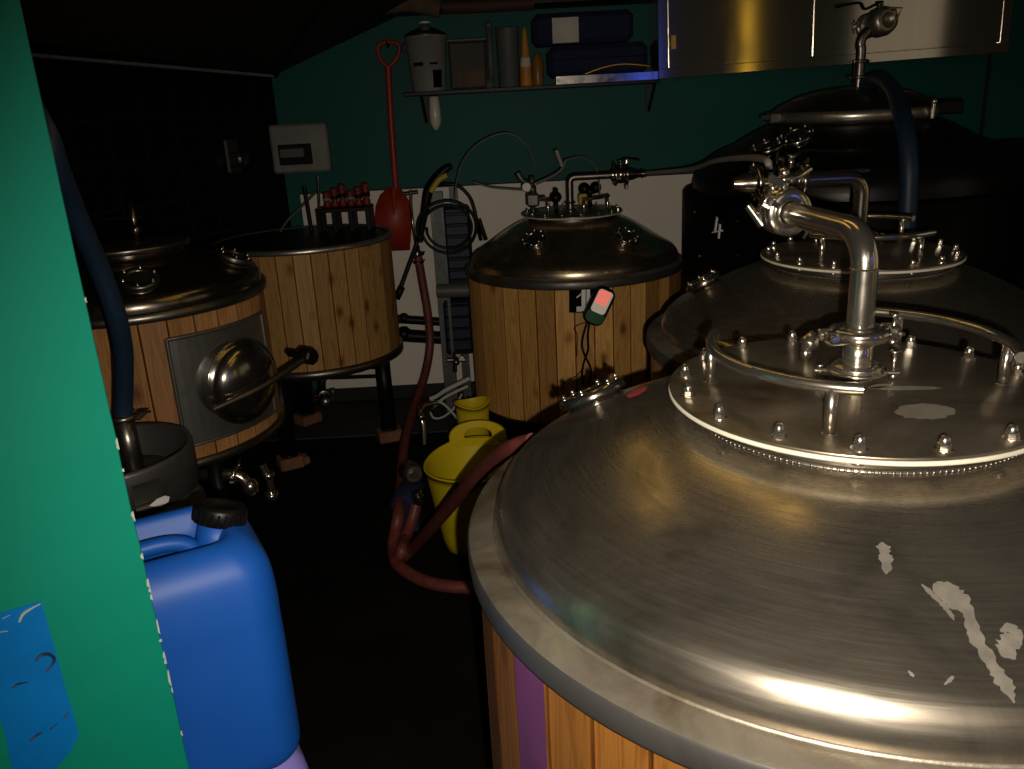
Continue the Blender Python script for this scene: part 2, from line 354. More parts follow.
for py,l in ((443,6),(447,3),(515,5),(519,3),(556,4),(583,6),(590,3),(597,4),(625,8),(630,5),(655,5),(661,4),(678,12),(690,4),(733,4),(640,2),(300,3),(470,2)):
    px=20+170*py/769; p=P(px,py,GY); h=l*1.05/840; w=.0022+.0022*random.random()
    e=Vector((ex(p.z),GY,p.z)); m=MB(); q=[e+Vector((0,0,-h)),e+ud*w*.5+Vector((0,0,-h*.7)),e+ud*w+Vector((0,0,random.uniform(-.3,.3)*h)),e+ud*w*.6+Vector((0,0,h*.8)),e+Vector((0,0,h))]
    m.add([v+nd_*.0008 for v in q]+[v for v in q],[tuple(range(5)),tuple(range(9,4,-1))],None,False); m.build('paint_chip',m_chip,gp)
q=[(-25,640),(-25,622),(0,613),(25,606),(41,601),(47,622),(58,660),(66,690),(74,715),(79,735),(70,752),(56,769),(52,800),(14,800),(12,769),(4,728),(0,720),(-25,712)]
b=MB(); pp=[onleaf(x,y,.0008) for x,y in q]; pb=[p-nd_*.0006 for p in pp]; n=len(q)
b.add(pp+pb,[tuple(range(n)),tuple(range(2*n-1,n-1,-1))]+[(i,i+n,(i+1)%n+n,(i+1)%n) for i in range(n)],None,False)
tp=b.build('tape_remnant',m_bluetape,loc=onleaf(40,680),label='torn blue tape remnant with faded marker strokes on green door leaf',cat='tape')
def strokes(lst,m,name,parent,n=5):
    for pl,w in lst:
        b=MB(); b.tube([onleaf(x,y,.0010) for x,y in pl],lambda t:w*.85/840*(.55+.5*math.sin(3.1*min(1,t+.15))),6,len(pl)>2,sx=.6); b.build(name,m,parent)
strokes([([(35,661),(41,655),(49,654),(54,659),(51,666),(45,672)],3.4),([(12,688),(18,684),(28,682)],2.2),([(29,741),(37,735),(42,732)],2.4),([(50,729),(57,724)],2.2),([(63,718),(69,712)],2.6)],m_marker,'marker_stroke',tp)
strokes([([(0,632),(8,631)],1.6),([(19,622),(23,614),(32,608),(40,604)],3.0),([(2,619),(10,615)],1.2)],simple('torn_edge',(.30,.34,.30),.8),'torn_backing',tp)
# ---------------------------------------------------------------- shared small meshes
def domenut_mesh(s=1.0):
    b=MB(); b.lathe([(0,0),(.0115*s,0),(.0115*s,.002*s),(0,.002*s)],20,smooth=False)
    b.lathe([(.0078*s,.002*s),(.0085*s,.003*s),(.0085*s,.0095*s),(.0072*s,.0105*s)],6,smooth=False)
    b.lathe([(.0072*s,.0105*s),(.0070*s,.0135*s),(.0055*s,.0175*s),(.003*s,.020*s),(0,.0208*s)],16)
    b.cyl(.0055*s,-.018*s,0,12); b.cyl(.0085*s,-.020*s,-.013*s,6); return b
NUT=domenut_mesh().mesh('dome_nut'); NUT.materials.append(m_pipe)
NUTS=domenut_mesh(.85).mesh('dome_nut_small'); NUTS.materials.append(m_pipe)
def clamp(b,M,r,w=.016):
    """two-jaw tri-clamp ring round an axis with its hinge and wing-nut bolt"""
    b.lathe([(r*.80,-w*.5),(r*1.18,-w*.5),(r*1.28,-w*.25),(r*1.28,w*.25),(r*1.18,w*.5),(r*.80,w*.5)],32,M,.15,math.pi-.15)
    b.lathe([(r*.80,-w*.5),(r*1.18,-w*.5),(r*1.28,-w*.25),(r*1.28,w*.25),(r*1.18,w*.5),(r*.80,w*.5)],32,M,math.pi+.15,2*math.pi-.15)
    for s in(-1,1):
        for t in(-1,1):
            b.box((s*r*1.45,t*w*.55,0),(r*.55,w*.5,w*.95),M,bev=w*.12)
        b.cyl(w*.17,-w*1.5,w*1.5,12,M@T(s*r*1.55,0,0)@Matrix.Rotation(math.pi/2,4,'X'))
    b.cyl(w*.42,-w*.35,w*.35,6,M@T(r*1.55,w*1.3,0)@Matrix.Rotation(math.pi/2,4,'X'))
    b.box((r*1.55,w*2.0,0),(w*1.9,w*.9,w*.28),M,bev=w*.1)
def wingbolt(b,M,w=.016,l=.05):
    b.cyl(w*.18,0,l,12,M); b.cyl(w*.42,0,w*.5,6,M); b.cyl(w*.40,l-w*.35,l,16,M)
def build_staves(b,R,z0,z1,N,M=None,g=.003):
    vs=[];fs=[]
    for i in range(N):
        for (f,dr) in ((0,-g),(.035,0),(.965,0)):
            a=-math.pi+2*math.pi*(i+f)/N
            for z in (z0,z1): vs.append(((R+dr)*math.cos(a),(R+dr)*math.sin(a),z))
    m=len(vs)//2
    for i in range(m):
        j=(i+1)%m; fs.append((2*i,2*j,2*j+1,2*i+1))
    b.add(vs,fs,M,False)
    b.lathe([(R-.02,z1),(R-g,z1)],48,M); b.lathe([(R-g,z0),(R-.02,z0)],48,M)
def dome_profile(Rd,z,h,rn):
    # knuckle then shallow crown up to the neck radius
    k=Rd*.10; pr=[(Rd,z-.01),(Rd,z+h*.05)]
    for i in range(1,11):
        a=i/10*R_(66); pr.append((Rd-k+k*math.cos(a),z+h*.05+k*1.15*math.sin(a)))
    r1,z1=pr[-1]; n=16
    slope0=math.tan(R_(24))*1.0
    zt=z+h
    # cubic crown from (r1,z1) to (rn,zt)
    for i in range(1,n+1):
        t=i/n; r=r1+(rn-r1)*t
        dz=zt-z1; m0=(r1-rn)*math.tan(R_(27)); m1=(r1-rn)*math.tan(R_(9))
        h00=2*t**3-3*t**2+1;h10=t**3-2*t**2+t;h01=-2*t**3+3*t**2;h11=t**3-t**2
        pr.append((r,h00*z1+h10*m0+h01*zt+h11*m1))
    return pr
def prof_z(pr,r):
    for (a,b_) in zip(pr[:-1],pr[1:]):
        if b_[0]<=r<=a[0] and a[0]!=b_[0]: t=(a[0]-r)/(a[0]-b_[0]); return a[1]+(b_[1]-a[1])*t
    return pr[-1][1]
def sight_port(root,c,pr,ang,r,rad=.048,h=.028,rim=None,mat=None,nb=6):
    x=c.x+r*math.cos(ang); y=c.y+r*math.sin(ang); z=prof_z(pr,r)
    dz=prof_z(pr,r-.03)-prof_z(pr,r+.03); sl=math.atan2(dz,.06)
    nrm=Vector((math.sin(sl)*math.cos(ang),math.sin(sl)*math.sin(ang),math.cos(sl)))
    M=align(nrm,(x,y,z))
    b=MB(); b.lathe([(rad*.86,-.02),(rad*.86,h*.45),(rad*1.1,h*.45),(rad*1.12,h*.62),(rad*1.1,h*.8),(rad*1.1,h),(rad*1.0,h*1.15),(rad*.68,h*1.15),(rad*.66,h*.9)],36,M)
    b.torus(rad*.88,.004,36,8,M)
    p=b.build('sight_port',mat or m_mirror,root)
    g=MB(); g.lathe([(rad*.67,h*.95),(0,h*.95)],32,M); g.build('sight_glass',m_glass,p)
    for k in range(nb):
        a=k*2*math.pi/nb+.3; q=M@Vector((rad*.9*math.cos(a),rad*.9*math.sin(a),h*1.05))
        bb=MB(); bb.cyl(rad*.1,-.002,.007,6,align(nrm,q)); bb.sphere(q+nrm*.008,rad*.08,8); bb.build('port_bolt',m_pipe,p)
def arc_pts(c,r,a0,a1,z,n=16): return [Vector((c.x+r*math.cos(R_(a0+(a1-a0)*i/n)),c.y+r*math.sin(R_(a0+(a1-a0)*i/n)),z)) for i in range(n+1)]
def tank(name,c,Rr,zr,zp,zb,label,wood,N,handles,bolt0=2,nb=16,pr_=.28,lipw=.045,detail=True,legs=True,matdome=None,hh=.066,hr=.0085):
    """fermenting vessel: c centre, Rr rim radius, zr rim height, zp lid height, zb foot of the cladding"""
    root=thing(name,(c.x,c.y,0),label,'tank'); Tm=T(c.x,c.y,0)
    b=MB(); build_staves(b,Rr-.014,zb,zr-.035,N,Tm); clad=b.build('stave_cladding',wood,root)
    b=MB(); b.lathe([(Rr-.03,zr-.042),(Rr-.002,zr-.042),(Rr,zr-.036),(Rr,zr-.008),(Rr-.003,zr-.003)],96,Tm); b.build('rim_band',m_lipdark,root)
    b=MB(); b.lathe([(Rr-.003,zr-.0035),(Rr-.012,zr),(Rr-lipw+.01,zr+.003),(Rr-lipw-.006,zr+.006)],96,Tm); 
    b.torus(Rr-lipw-.001,.004,96,8,T(c.x,c.y,zr+.006)); b.build('rim_lip',m_lip,root)
    neck=.034 if zp-zr>.2 else .03
    pr=dome_profile(Rr-lipw,zr,zp-zr-neck,pr_*.88)
    b=MB(); b.lathe(pr,128,Tm); b.build('dome',matdome or m_dome,root)
    rn=pr_*.88
    b=MB(); b.lathe([(rn,zp-neck-.004),(rn,zp-.012)],96,Tm)
    b.torus(rn+.001,.0045,110,8,T(c.x,c.y,zp-neck))
    for k in range(190 if detail else 0):
        a=k*2*math.pi/190; b.sphere((c.x+(rn+.0035)*math.cos(a),c.y+(rn+.0035)*math.sin(a),zp-neck+.0008),.0022+.0010*random.random(),6,None,(1.2,1.2,.8))
    b.build('neck',m_darksteel,root)
    b=MB(); b.lathe([(rn-.02,zp-.012),(pr_-.002,zp-.012),(pr_,zp-.010),(pr_,zp-.0055),(pr_-.003,zp-.005)],96,Tm); b.build('gasket',m_gasket,root)
    b=MB(); b.lathe([(pr_-.002,zp-.005),(pr_-.001,zp-.001),(pr_-.003,zp),(0,zp)],96,Tm); pl=b.build('manway_plate',m_plate,root)
    for k in range(nb):
        a=R_(bolt0+k*360/nb); place(NUT if detail else NUTS,'dome_nut',pl,(c.x+pr_*.92*math.cos(a),c.y+pr_*.92*math.sin(a),zp),(0,0,random.random()))
    for (a0,a1,posts,r) in handles:
        b=MB(); b.tube(arc_pts(c,r,a0,a1,zp+hh),hr,14,False); h=b.build('handle_rail',m_pipe,root)
        for pa in posts:
            q=Vector((c.x+r*math.cos(R_(pa)),c.y+r*math.sin(R_(pa)),zp)); b=MB(); b.cyl(hr*.95,0,hh,16,T(q)); b.torus(hr*1.1,.002,16,6,T(q.x,q.y,zp+.001)); b.build('handle_post',m_pipe,h)
    if legs:
        b=MB(); b.lathe([(Rr-.03,zb),(Rr-.02,zb-.012),(Rr-.05,zb-.04),(Rr*.5,zb-.12),(0,zb-.14)],48,Tm); b.build('dished_bottom',m_darksteel,root)
        for k in range(4):
            a=R_(45+90*k); x=c.x+(Rr-.13)*math.cos(a); y=c.y+(Rr-.13)*math.sin(a)
            b=MB(); b.cyl(.035,.012,zb-.02,16,T(x,y,0)); b.cyl(.06,0,.012,20,T(x,y,0)); b.build('leg',m_black,root)
    return root,pr,pl,clad
# ================================================================= FRONT TANK
cF=Vector((.525,1.218,0)); zF=1.514; 
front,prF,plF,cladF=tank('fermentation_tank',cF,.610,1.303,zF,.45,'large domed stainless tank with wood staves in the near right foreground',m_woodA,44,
    [(152,250,(165.6,-120+360),.215),(62,-30,(-8,50),.215)],bolt0=2)
# purple-stained stave of the cladding
aP=math.atan2((P(512,690,1.2)-cF).y,(P(512,690,1.2)-cF).x)
def stave_piece(c,R,z0,z1,N,i,name,m,parent):
    a0=-math.pi+2*math.pi*(i+.05)/N; a1=-math.pi+2*math.pi*(i+.95)/N
    b=MB(); b.lathe([(R-.004,z0),(R+.0016,z0),(R+.0016,z1),(R-.004,z1)],3,T(c.x,c.y,0),a0,a1); return b.build(name,m,parent)
best=min(range(44),key=lambda i:abs((P(0,0,1).x*0)+((lambda a: abs(((cF+Vector((.606*math.cos(a),.606*math.sin(a),1.15)))-CAM).x/((cF+Vector((.606*math.cos(a),.606*math.sin(a),1.15)))-CAM).y-(ray(518,700).x/ray(518,700).y)) + (0 if math.sin(a)<.3 and math.cos(a)<0 else 9))(-math.pi+2*math.pi*(i+.5)/44))))
o=stave_piece(cF,.596,.46,1.262,44,best,'painted_stave',simple('purple_stain',(.05,.014,.05),.5,0,.2,10),cladF); o['label']='purple stained stave'
sight_port(front,cF,prF,math.atan2(1.515-cF.y,.150-cF.x),.468,.060,.024)
def plate_stain(px,py,rx_,ry_,rot,name,m):
    cc=Z(px,py,zF+.0004); b=MB(); M=T(cc)@Matrix.Rotation(rot,4,'Z')@Matrix.Diagonal((rx_,ry_,1,1)); rg=random.Random(int(px)); N=28
    ring=[(1+.10*rg.uniform(-1,1)) for _ in range(N)]; b.add([(ring[k]*math.cos(2*math.pi*k/N),ring[k]*math.sin(2*math.pi*k/N),0) for k in range(N)]+[(0,0,0)],[(k,(k+1)%N,N) for k in range(N)],M); b.build(name,m,plF)
m_stn=steel('water_mark',(.42,.38,.31),.40,.5,.7,(.30,.26,.2),9)
plate_stain(924,411,.042,.030,.2,'water_mark',m_stn); plate_stain(905,388,.050,.010,-.15,'water_mark',m_stn); plate_stain(880,386,.02,.008,.3,'water_mark',m_stn)
# red mark at dome shoulder
zt=prof_z(prF,.47)
q=Z(636,392,1.43); 
# dried residue drips and a patch on the dome
def dome_patch(c,pr,pixels,name,m,parent,lift=.0012,zguess=1.40):
    """flat smear lying on the dome: pixels outline -> points on the dome surface"""
    out=[]
    for (px,py) in pixels:
        d=ray(px,py); lo=None
        t=.2
        while t<4:
            p=CAM+d/d.length*t; r=math.hypot(p.x-c.x,p.y-c.y)
            if r<pr[0][0] and p.z<=prof_z(pr,max(r,pr[-1][0])): break
            t+=.002
        out.append(p)
    cen=sum(out,Vector())/len(out)
    def lift_(p):
        r=math.hypot(p.x-c.x,p.y-c.y); return Vector((p.x,p.y,prof_z(pr,r)+lift))
    ring=[lift_(p) for p in out]; mid=[lift_(cen+(p-cen)*.55) for p in out]; cc=lift_(cen); n=len(ring)
    b=MB(); vs=ring+mid+[cc]; fs=[(i,(i+1)%n,(i+1)%n+n,i+n) for i in range(n)]+[(i+n,(i+1)%n+n,2*n) for i in range(n)]
    b.add(vs,fs); return b.build(name,m,parent)
m_res=simple('dried_residue',(.17,.155,.13),.6,.5,.3,30)
m_red2=simple('red_mark',(.5,.06,.05),.6)
dome_patch(cF,prF,[(626,396),(634,391),(642,388),(648,387),(646,391),(638,396),(629,399)],'red_mark',m_red2,front)
def dome_streak(c,pr,pix,w,name,m,parent,lift=.0010):
    pts=[]
    for k,(px,py) in enumerate(pix):
        d=ray(px,py).normalized(); t=.2
        while t<4:
            p=CAM+d*t; r=math.hypot(p.x-c.x,p.y-c.y)
            if r<pr[0][0] and p.z<=prof_z(pr,max(r,pr[-1][0])): break
            t+=.002
        pts.append(p)
    L_=[];N=[];fine=[]
    for a,b_ in zip(pts[:-1],pts[1:]):
        for k in range(6): fine.append(a.lerp(b_,k/6))
    fine.append(pts[-1]); n=len(fine); vs=[]; fs=[]
    rnd=random.Random(len(pix)*7+int(w*10))
    for i,p in enumerate(fine):
        t=(fine[min(i+1,n-1)]-fine[max(i-1,0)]); t.z=0; t.normalize(); side=Vector((-t.y,t.x,0)); u=i/(n-1)
        ww=w*(min(1,u*7+.15)*min(1,(1-u)*7+.15))*(.75+.5*rnd.random())/840*.9
        for sgn in (-1,-.4,.4,1):
            q=p+side*ww*sgn*.5*(1 if abs(sgn)<1 else .8+.5*rnd.random()); r=math.hypot(q.x-c.x,q.y-c.y); vs.append(Vector((q.x,q.y,prof_z(pr,r)+lift)))
    for i in range(n-1):
        for k in range(3): fs.append((i*4+k,i*4+k+1,i*4+k+5,i*4+k+4))
    b=MB(); b.add(vs,fs); return b.build(name,m,parent)
for pix,w in (([(882,543),(884,552),(886,562),(886,575)],11),([(936,584),(950,590),(962,602),(970,620),(978,642),(990,664),(1004,684),(1014,704)],13),([(921,586),(934,598),(946,610),(954,622)],5),([(1006,624),(1014,636),(1008,648),(1002,658)],15),([(1010,640),(1019,650)],9),([(944,686),(954,678)],3),([(908,672),(914,678)],3),([(934,584),(944,598),(962,612)],12)):
    dome_streak(cF,prF,pix,w,'residue_smear',m_res,front)
# outlet pipe, clamps, elbow and capped end
ctr=Vector((.541,1.250,zF))
b=MB(); b.cyl(.0225,0,.072,32,T(ctr)); b.torus(.0235,.0025,32,8,T(ctr+Vector((0,0,.002)))); b.lathe([(.0225,.016),(.036,.016),(.038,.019),(.036,.024),(.0225,.026)],32,T(ctr)); fer=b.build('ferrule',m_pipe,front)
b=MB(); M=T(ctr+Vector((0,0,.074)))@Matrix.Rotation(R_(8),4,'Z')@Matrix.Rotation(math.pi,4,'Z'); clamp(b,M,.036,.019); b.lathe([(.0225,.010),(.036,.006),(.036,-.006),(.0225,-.010)],32,M); wingbolt(b,T(ctr+Vector((.062,.018,.048))),.016,.05); b.build('tri_clamp',m_pipe,front)
b=MB(); M=T(ctr+Vector((0,0,.014)))@Matrix.Rotation(R_(-16),4,'Z'); 
b.lathe([(.028,-.003),(.044,-.003),(.046,0),(.044,.003),(.028,.003)],32,M)
for s in(-1,1): b.box((s*.052,0,0),(.022,.020,.006),M,bev=.002)
wingbolt(b,M@T(.054,0,-.012),.016,.046); wingbolt(b,M@T(-.054,0,-.006),.012,.014); b.build('lower_clamp',m_pipe,front)
# riser and elbow: pipe goes up, bends, then runs back and left to a capped butterfly valve
e0=ctr+Vector((0,0,.078)); e1=ctr+Vector((0,0,.175)); 
hd=Vector((-.10,1,0)).normalized(); hl=.275
ptsr=[e0,e1]
for i in range(1,9):
    a=math.pi/2*i/8; ptsr.append(e1+Vector((0,0,1))*.052*math.sin(a)+hd*.052*(1-math.cos(a)))
endp=e1+Vector((0,0,.052))+hd*hl; ptsr.append(endp)
b=MB(); b.tube(ptsr,.0202,24,False); b.torus(.0205,.0018,32,8,T(e1)); b.build('outlet_pipe',m_pipe,front)
M=align(hd,endp)@Matrix.Rotation(R_(30),4,'Z')
b=MB(); clamp(b,M@T(0,0,.0),.033,.018); b.lathe([(.0222,-.012),(.034,-.006),(.034,.006),(.022,.008)],32,M); b.build('tri_clamp',m_pipe,front)
b=MB(); b.lathe([(.024,.006),(.040,.010),(.043,.018),(.043,.036),(.040,.044),(.024,.048)],36,M); 
b.lathe([(.024,.048),(.034,.052),(.034,.066),(0,.070)],32,M); vv=b.build('butterfly_valve',m_pipe,front)
up=Vector((0,0,1)); vc=endp+hd*.027
b=MB(); b.cyl(.009,.03,.062,16,align(up,vc)); b.cyl(.013,.050,.062,6,align(up,vc)); b.sphere(vc+up*.068,.010,12)
b.tube([vc+up*.062,vc+up*.058+Vector((.018,0,.0)),vc+up*.058+Vector((.034,0,.004)),vc+up*.058+Vector((.050,0,.014))],.003,8); b.build('valve_stem',m_pipe,vv)
ld=Vector((-.42,.25,.62)).normalized()
b=MB(); b.tube([vc+Vector((-.035,0,-.025)),vc+Vector((-.035,0,-.025))+ld*.045],.0075,14,False); b.lathe([(.0035,.0455),(.0075,.0452)],14,align(ld,vc+Vector((-.035,0,-.025)))); b.build('valve_handle',m_pipe,vv)
# small sampling spout behind the clamp
b=MB(); sp0=Vector((.500,1.36,zF+.02)); b.cyl(.009,0,.022,20,T(sp0.x,sp0.y,zF)); b.lathe([(.006,.0),(.017,.012),(.017,.016),(.007,.036),(0,.038)],24,align(Vector((.35,.1,.7)),(sp0.x,sp0.y,zF+.016))); b.build('vent_cap',m_pipe,front)
# ================================================================= SECOND TANK
c2=Vector((1.043,2.454,0)); z2=1.488
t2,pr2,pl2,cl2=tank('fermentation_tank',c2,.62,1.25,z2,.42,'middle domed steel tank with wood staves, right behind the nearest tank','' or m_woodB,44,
    [(-150,-55,(-140,-68),.215),(25,110,(35,100),.215)],bolt0=8,nb=16,detail=True,hh=.075)
sight_port(t2,c2,pr2,math.atan2(2.60-c2.y,.62-c2.x),.44,.052,.026)
s2=c2+Vector((-.02,-.03,z2)); 
b=MB(); b.cyl(.0225,0,.05,24,T(s2)); b.build('ferrule',m_mirror,t2)
b=MB(); clamp(b,T(s2+Vector((0,0,.055)))@Matrix.Rotation(R_(8),4,'Z'),.032,.018); b.build('tri_clamp',m_mirror,t2)
ev=P(792,182,2.43)
zt2=P(850,178,s2.y).z
p1=Vector((s2.x,s2.y,zt2-.045)); dd=Vector((-1,.02,0)).normalized()
pt=[s2+Vector((0,0,.055)),p1]+[p1+Vector((0,0,1))*.045*math.sin(math.pi/2*i/6)+dd*.045*(1-math.cos(math.pi/2*i/6)) for i in range(1,7)]+[Vector((s2.x,s2.y,zt2))+dd*.17]
b=MB(); b.tube(pt,.022,20,False); b.build('outlet_pipe',m_mirror,t2)
def ballvalve(parent,c,ax,n=3,r=.03,m=None,lever=None,leverup=.06,mat=None,tail=.045):
    """chain of clamp rings, valve body and hose tail along ax"""
    ax=Vector(ax).normalized(); mm=m or m_pipe
    b=MB()
    for k in range(n): clamp(b,align(ax,c+ax*(k*.062))@Matrix.Rotation(k*1.1+.4,4,'Z'),r,.017)
    b.build('tri_clamp',mm,parent)
    b=MB(); b.lathe([(r*.7,-.02),(r*.72,.0),(r*.95,.012),(r*1.05,.03),(r*.95,.05),(r*.72,.062),(r*.7,n*.062-.03),(r*.45,n*.062),(r*.42,n*.062+tail)],28,align(ax,c)); 
    (b.lathe([(r*.5,n*.062+.02),(r*.56,n*.062+.024),(r*.5,n*.062+.03)],20,align(ax,c)) if tail>.02 else None); vb=b.build('valve_body',mm,parent)
    q=c+ax*.03; b=MB(); b.cyl(.009,r*.9,r*.9+leverup*.5,14,align((0,0,1),q)); b.cyl(.014,r*.9+leverup*.45,r*.9+leverup*.62,6,align((0,0,1),q)); b.build('valve_stem',mm,vb)
    if lever is not None:
        ld=Vector(lever); tp=q+Vector((0,0,r*.9+leverup*.55)); b=MB(); b.tube([tp,tp+ld*.3+Vector((0,0,.012)),tp+ld*.6+Vector((0,0,.006)),tp+ld],lambda t:.007+.003*t,10,sx=.5); b.build('valve_lever',mat or m_black,vb)
    return vb
ballvalve(t2,Vector((s2.x,s2.y,zt2))+dd*.175,dd,3,.040,m_mirror,(.13,.02,.005),.06,None,.005)
# ================================================================= TANK 1
c1=Vector((.385,4.737,0)); z1=1.372
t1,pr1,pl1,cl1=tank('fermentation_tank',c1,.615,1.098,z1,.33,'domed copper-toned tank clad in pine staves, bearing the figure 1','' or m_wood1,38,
    [(-175,-125,(-172,-130),.22),(-80,-30,(-78,-34),.22)],bolt0=6,nb=16,detail=False,lipw=.03,hh=.085,hr=.009,matdome=dome_steel('dome_steel_one',(.52,.42,.30),.20,.34,.95))
# short straps sticking up at both sides of plate stay with rails
for px,py in ((535,243),(625,240)):
    d=ray(px,py); t=3.0
    while True:
        p=CAM+d/d.length*t; r=math.hypot(p.x-c1.x,p.y-c1.y)
        if r<pr1[0][0] and p.z<=prof_z(pr1,max(r,.26)): break
        t+=.003
        if t>6: break
    sight_port(t1,c1,pr1,math.atan2(p.y-c1.y,p.x-c1.x),min(r,.50),.062,.03,nb=8)
s1_=Vector((.375,4.72,z1)); zt1=P(575,177,4.72).z
p1=Vector((s1_.x,s1_.y,zt1-.03)); e=Vector((1,0,0.0))
pt=[s1_,p1]+[p1+Vector((0,0,1))*.03*math.sin(math.pi/2*i/6)+e*.03*(1-math.cos(math.pi/2*i/6)) for i in range(1,7)]+[Vector((s1_.x+.24,s1_.y,zt1))]
b=MB(); b.tube(pt,.020,18,False); b.torus(.026,.005,24,8,T(s1_+Vector((0,0,.05)))); b.torus(.026,.005,24,8,T(s1_+Vector((0,0,.012)))); b.build('outlet_pipe',m_darksteel,t1)
ballvalve(t1,Vector((s1_.x+.25,s1_.y,zt1)),(1,0,-.01),2,.046,m_mirror,(.10,-.03,.0),.06)
# pressure regulator with gauge
g0=P(533,205,4.62); b=MB(); b.cyl(.012,0,.05,14,T(g0.x,g0.y,z1)); b.box((g0.x,g0.y,z1+.085),(.07,.05,.07),None,.01); b.cyl(.022,.12,.16,18,T(g0.x,g0.y,z1)); b.cyl(.014,.16,.21,14,T(g0.x,g0.y,z1)); b.tube([(g0.x,g0.y,z1+.09),(g0.x+.07,g0.y,z1+.09)],.014,12,False)
b.tube([(g0.x,g0.y,z1+.16),(g0.x-.05,g0.y-.01,z1+.19),(g0.x-.075,g0.y-.01,z1+.23)],.018,12); rg=b.build('pressure_regulator',m_lipdark,t1)
b=MB(); Mg=align((-.15,-1,.25),(g0.x-.03,g0.y-.045,z1+.155)); b.cyl(.027,0,.018,24,Mg,b=.004); gg=b.build('gauge',m_steel,rg)
b=MB(); b.lathe([(.022,.0185),(0,.0185)],24,Mg); b.build('gauge_face',m_wht,gg)
b=MB(); b.tube([(g0.x+.02,g0.y,z1+.17),(g0.x+.10,g0.y,z1+.20),P(561,170,4.62),P(566,160,4.62)],.009,8); b.build('relief_arm',m_grey,rg)
b=MB(); q0,q1=P(562,166,4.62),P(556,150,4.62); b.tube([q0,q1],.012,10,False); b.build('relief_cap',m_whitep,rg)
b=MB(); q=P(556,200,4.7); b.cyl(.012,0,.06,12,T(q.x,q.y,z1)); b.lathe([(0,.055),(.022,.06),(.034,.08),(.028,.10),(.012,.115),(.014,.13),(0,.135)],6,T(q.x,q.y,z1)); b.build('vent_knob',m_black,t1)
b=MB(); q=P(590,196,4.9); b.cyl(.012,0,.07,12,T(q.x,q.y,z1)); b.sphere((q.x-.03,q.y,z1+.10),.035,12); b.sphere((q.x+.035,q.y,z1+.105),.032,12); b.cyl(.03,.07,.10,6,T(q.x,q.y,z1)); b.build('wing_knob',m_black,t1)
b=MB(); q=P(583,205,4.85); b.box((q.x,q.y,z1+.05),(.05,.04,.06),None,.008); b.build('valve_tag',m_yel2,t1)
# ------ number panel "1" on the staves, drawn in white tape
def onstave(c,R,pxl,pxy):
    """point on a cylinder of radius R about c seen at the pixel"""
    d=ray(pxl,pxy); a=d.x**2+d.y**2; ox,oy=-c.x,-c.y; bb=2*(ox*d.x+oy*d.y); cc=ox*ox+oy*oy-R*R; t=(-bb-math.sqrt(max(bb*bb-4*a*cc,0)))/(2*a); return CAM+d*t
def curved_quad(b,c,R,x0,y0,x1,y1,n=6,sk=0,th=.0015):
    A_,B_,C_,D_=[onstave(c,R,*q) for q in ((x0,y0),(x1,y0),(x1+sk,y1),(x0+sk,y1))]
    def ang(p): return math.atan2(p.y-c.y,p.x-c.x)
    vs=[];fs=[]
    for i in range(n+1):
        t=i/n
        for rr in (R,R+th):
            for (l,r) in ((A_,B_),(D_,C_)):
                a=ang(l)+(ang(r)-ang(l))*t; z=l.z+(r.z-l.z)*t; vs.append((c.x+rr*math.cos(a),c.y+rr*math.sin(a),z))
    for i in range(n):
        k=i*4; fs+=[(k+2,k+6,k+7,k+3),(k,k+2,k+6,k+4),(k+1,k+5,k+7,k+3)]
    fs+=[(0,1,3,2),(n*4,n*4+2,n*4+3,n*4+1)]
    b.add(vs,fs,None,False)
Rs1=.601
b=MB(); curved_quad(b,c1,Rs1+.0005,569,286,600,312.5); pn=b.build('number_panel',m_label,cl1)
b=MB(); 
for q in ((581.5,286.8,585.5,311.0,0),(586.5,286.8,590.0,309.5,0),(576.5,306.5,581.5,311.5,0)): curved_quad(b,c1,Rs1+.0035,*q[:4],sk=q[4])
def on(px,py): return onstave(c1,Rs1+.004,px,py)
b.tube([on(582,293),on(576.5,297.5)],.014,6,False,sx=.3)
b.tube([on(585.5,286.5),on(585,320)],.0016,5,False)
b.build('figure_one',m_wht,pn)
# temperature controller hanging on tank 1
tc0=on(598,305); ac=math.atan2(tc0.y-c1.y,tc0.x-c1.x); nr=Vector((math.cos(ac),math.sin(ac),0)); xr=Vector((-math.sin(ac),math.cos(ac),0)); 
if xr.x<0: xr=-xr
rot=R_(-27); ux=(xr*math.cos(rot)+Vector((0,0,1))*math.sin(rot)); uy=(Vector((0,0,1))*math.cos(rot)-xr*math.sin(rot))
Mc=Matrix(((ux.x,uy.x,nr.x,tc0.x),(ux.y,uy.y,nr.y,tc0.y),(ux.z,uy.z,nr.z,tc0.z),(0,0,0,1)))@T(0,0,.022)
Mc=Mc@Matrix.Diagonal((1.2,1.2,1.2,1))
tc=thing('temperature_controller',tuple(tc0),'small handheld-size temperature controller with lit red display, hanging on the staves of tank 1','controller')
def rrect(w,h,r,n=5):
    o=[]
    for cx_,cy_,a in ((w/2-r,h/2-r,0),(-w/2+r,h/2-r,90),(-w/2+r,-h/2+r,180),(w/2-r,-h/2+r,270)):
        for i in range(n+1): o.append((cx_+r*math.cos(R_(a+90*i/n)),cy_+r*math.sin(R_(a+90*i/n))))
    return o
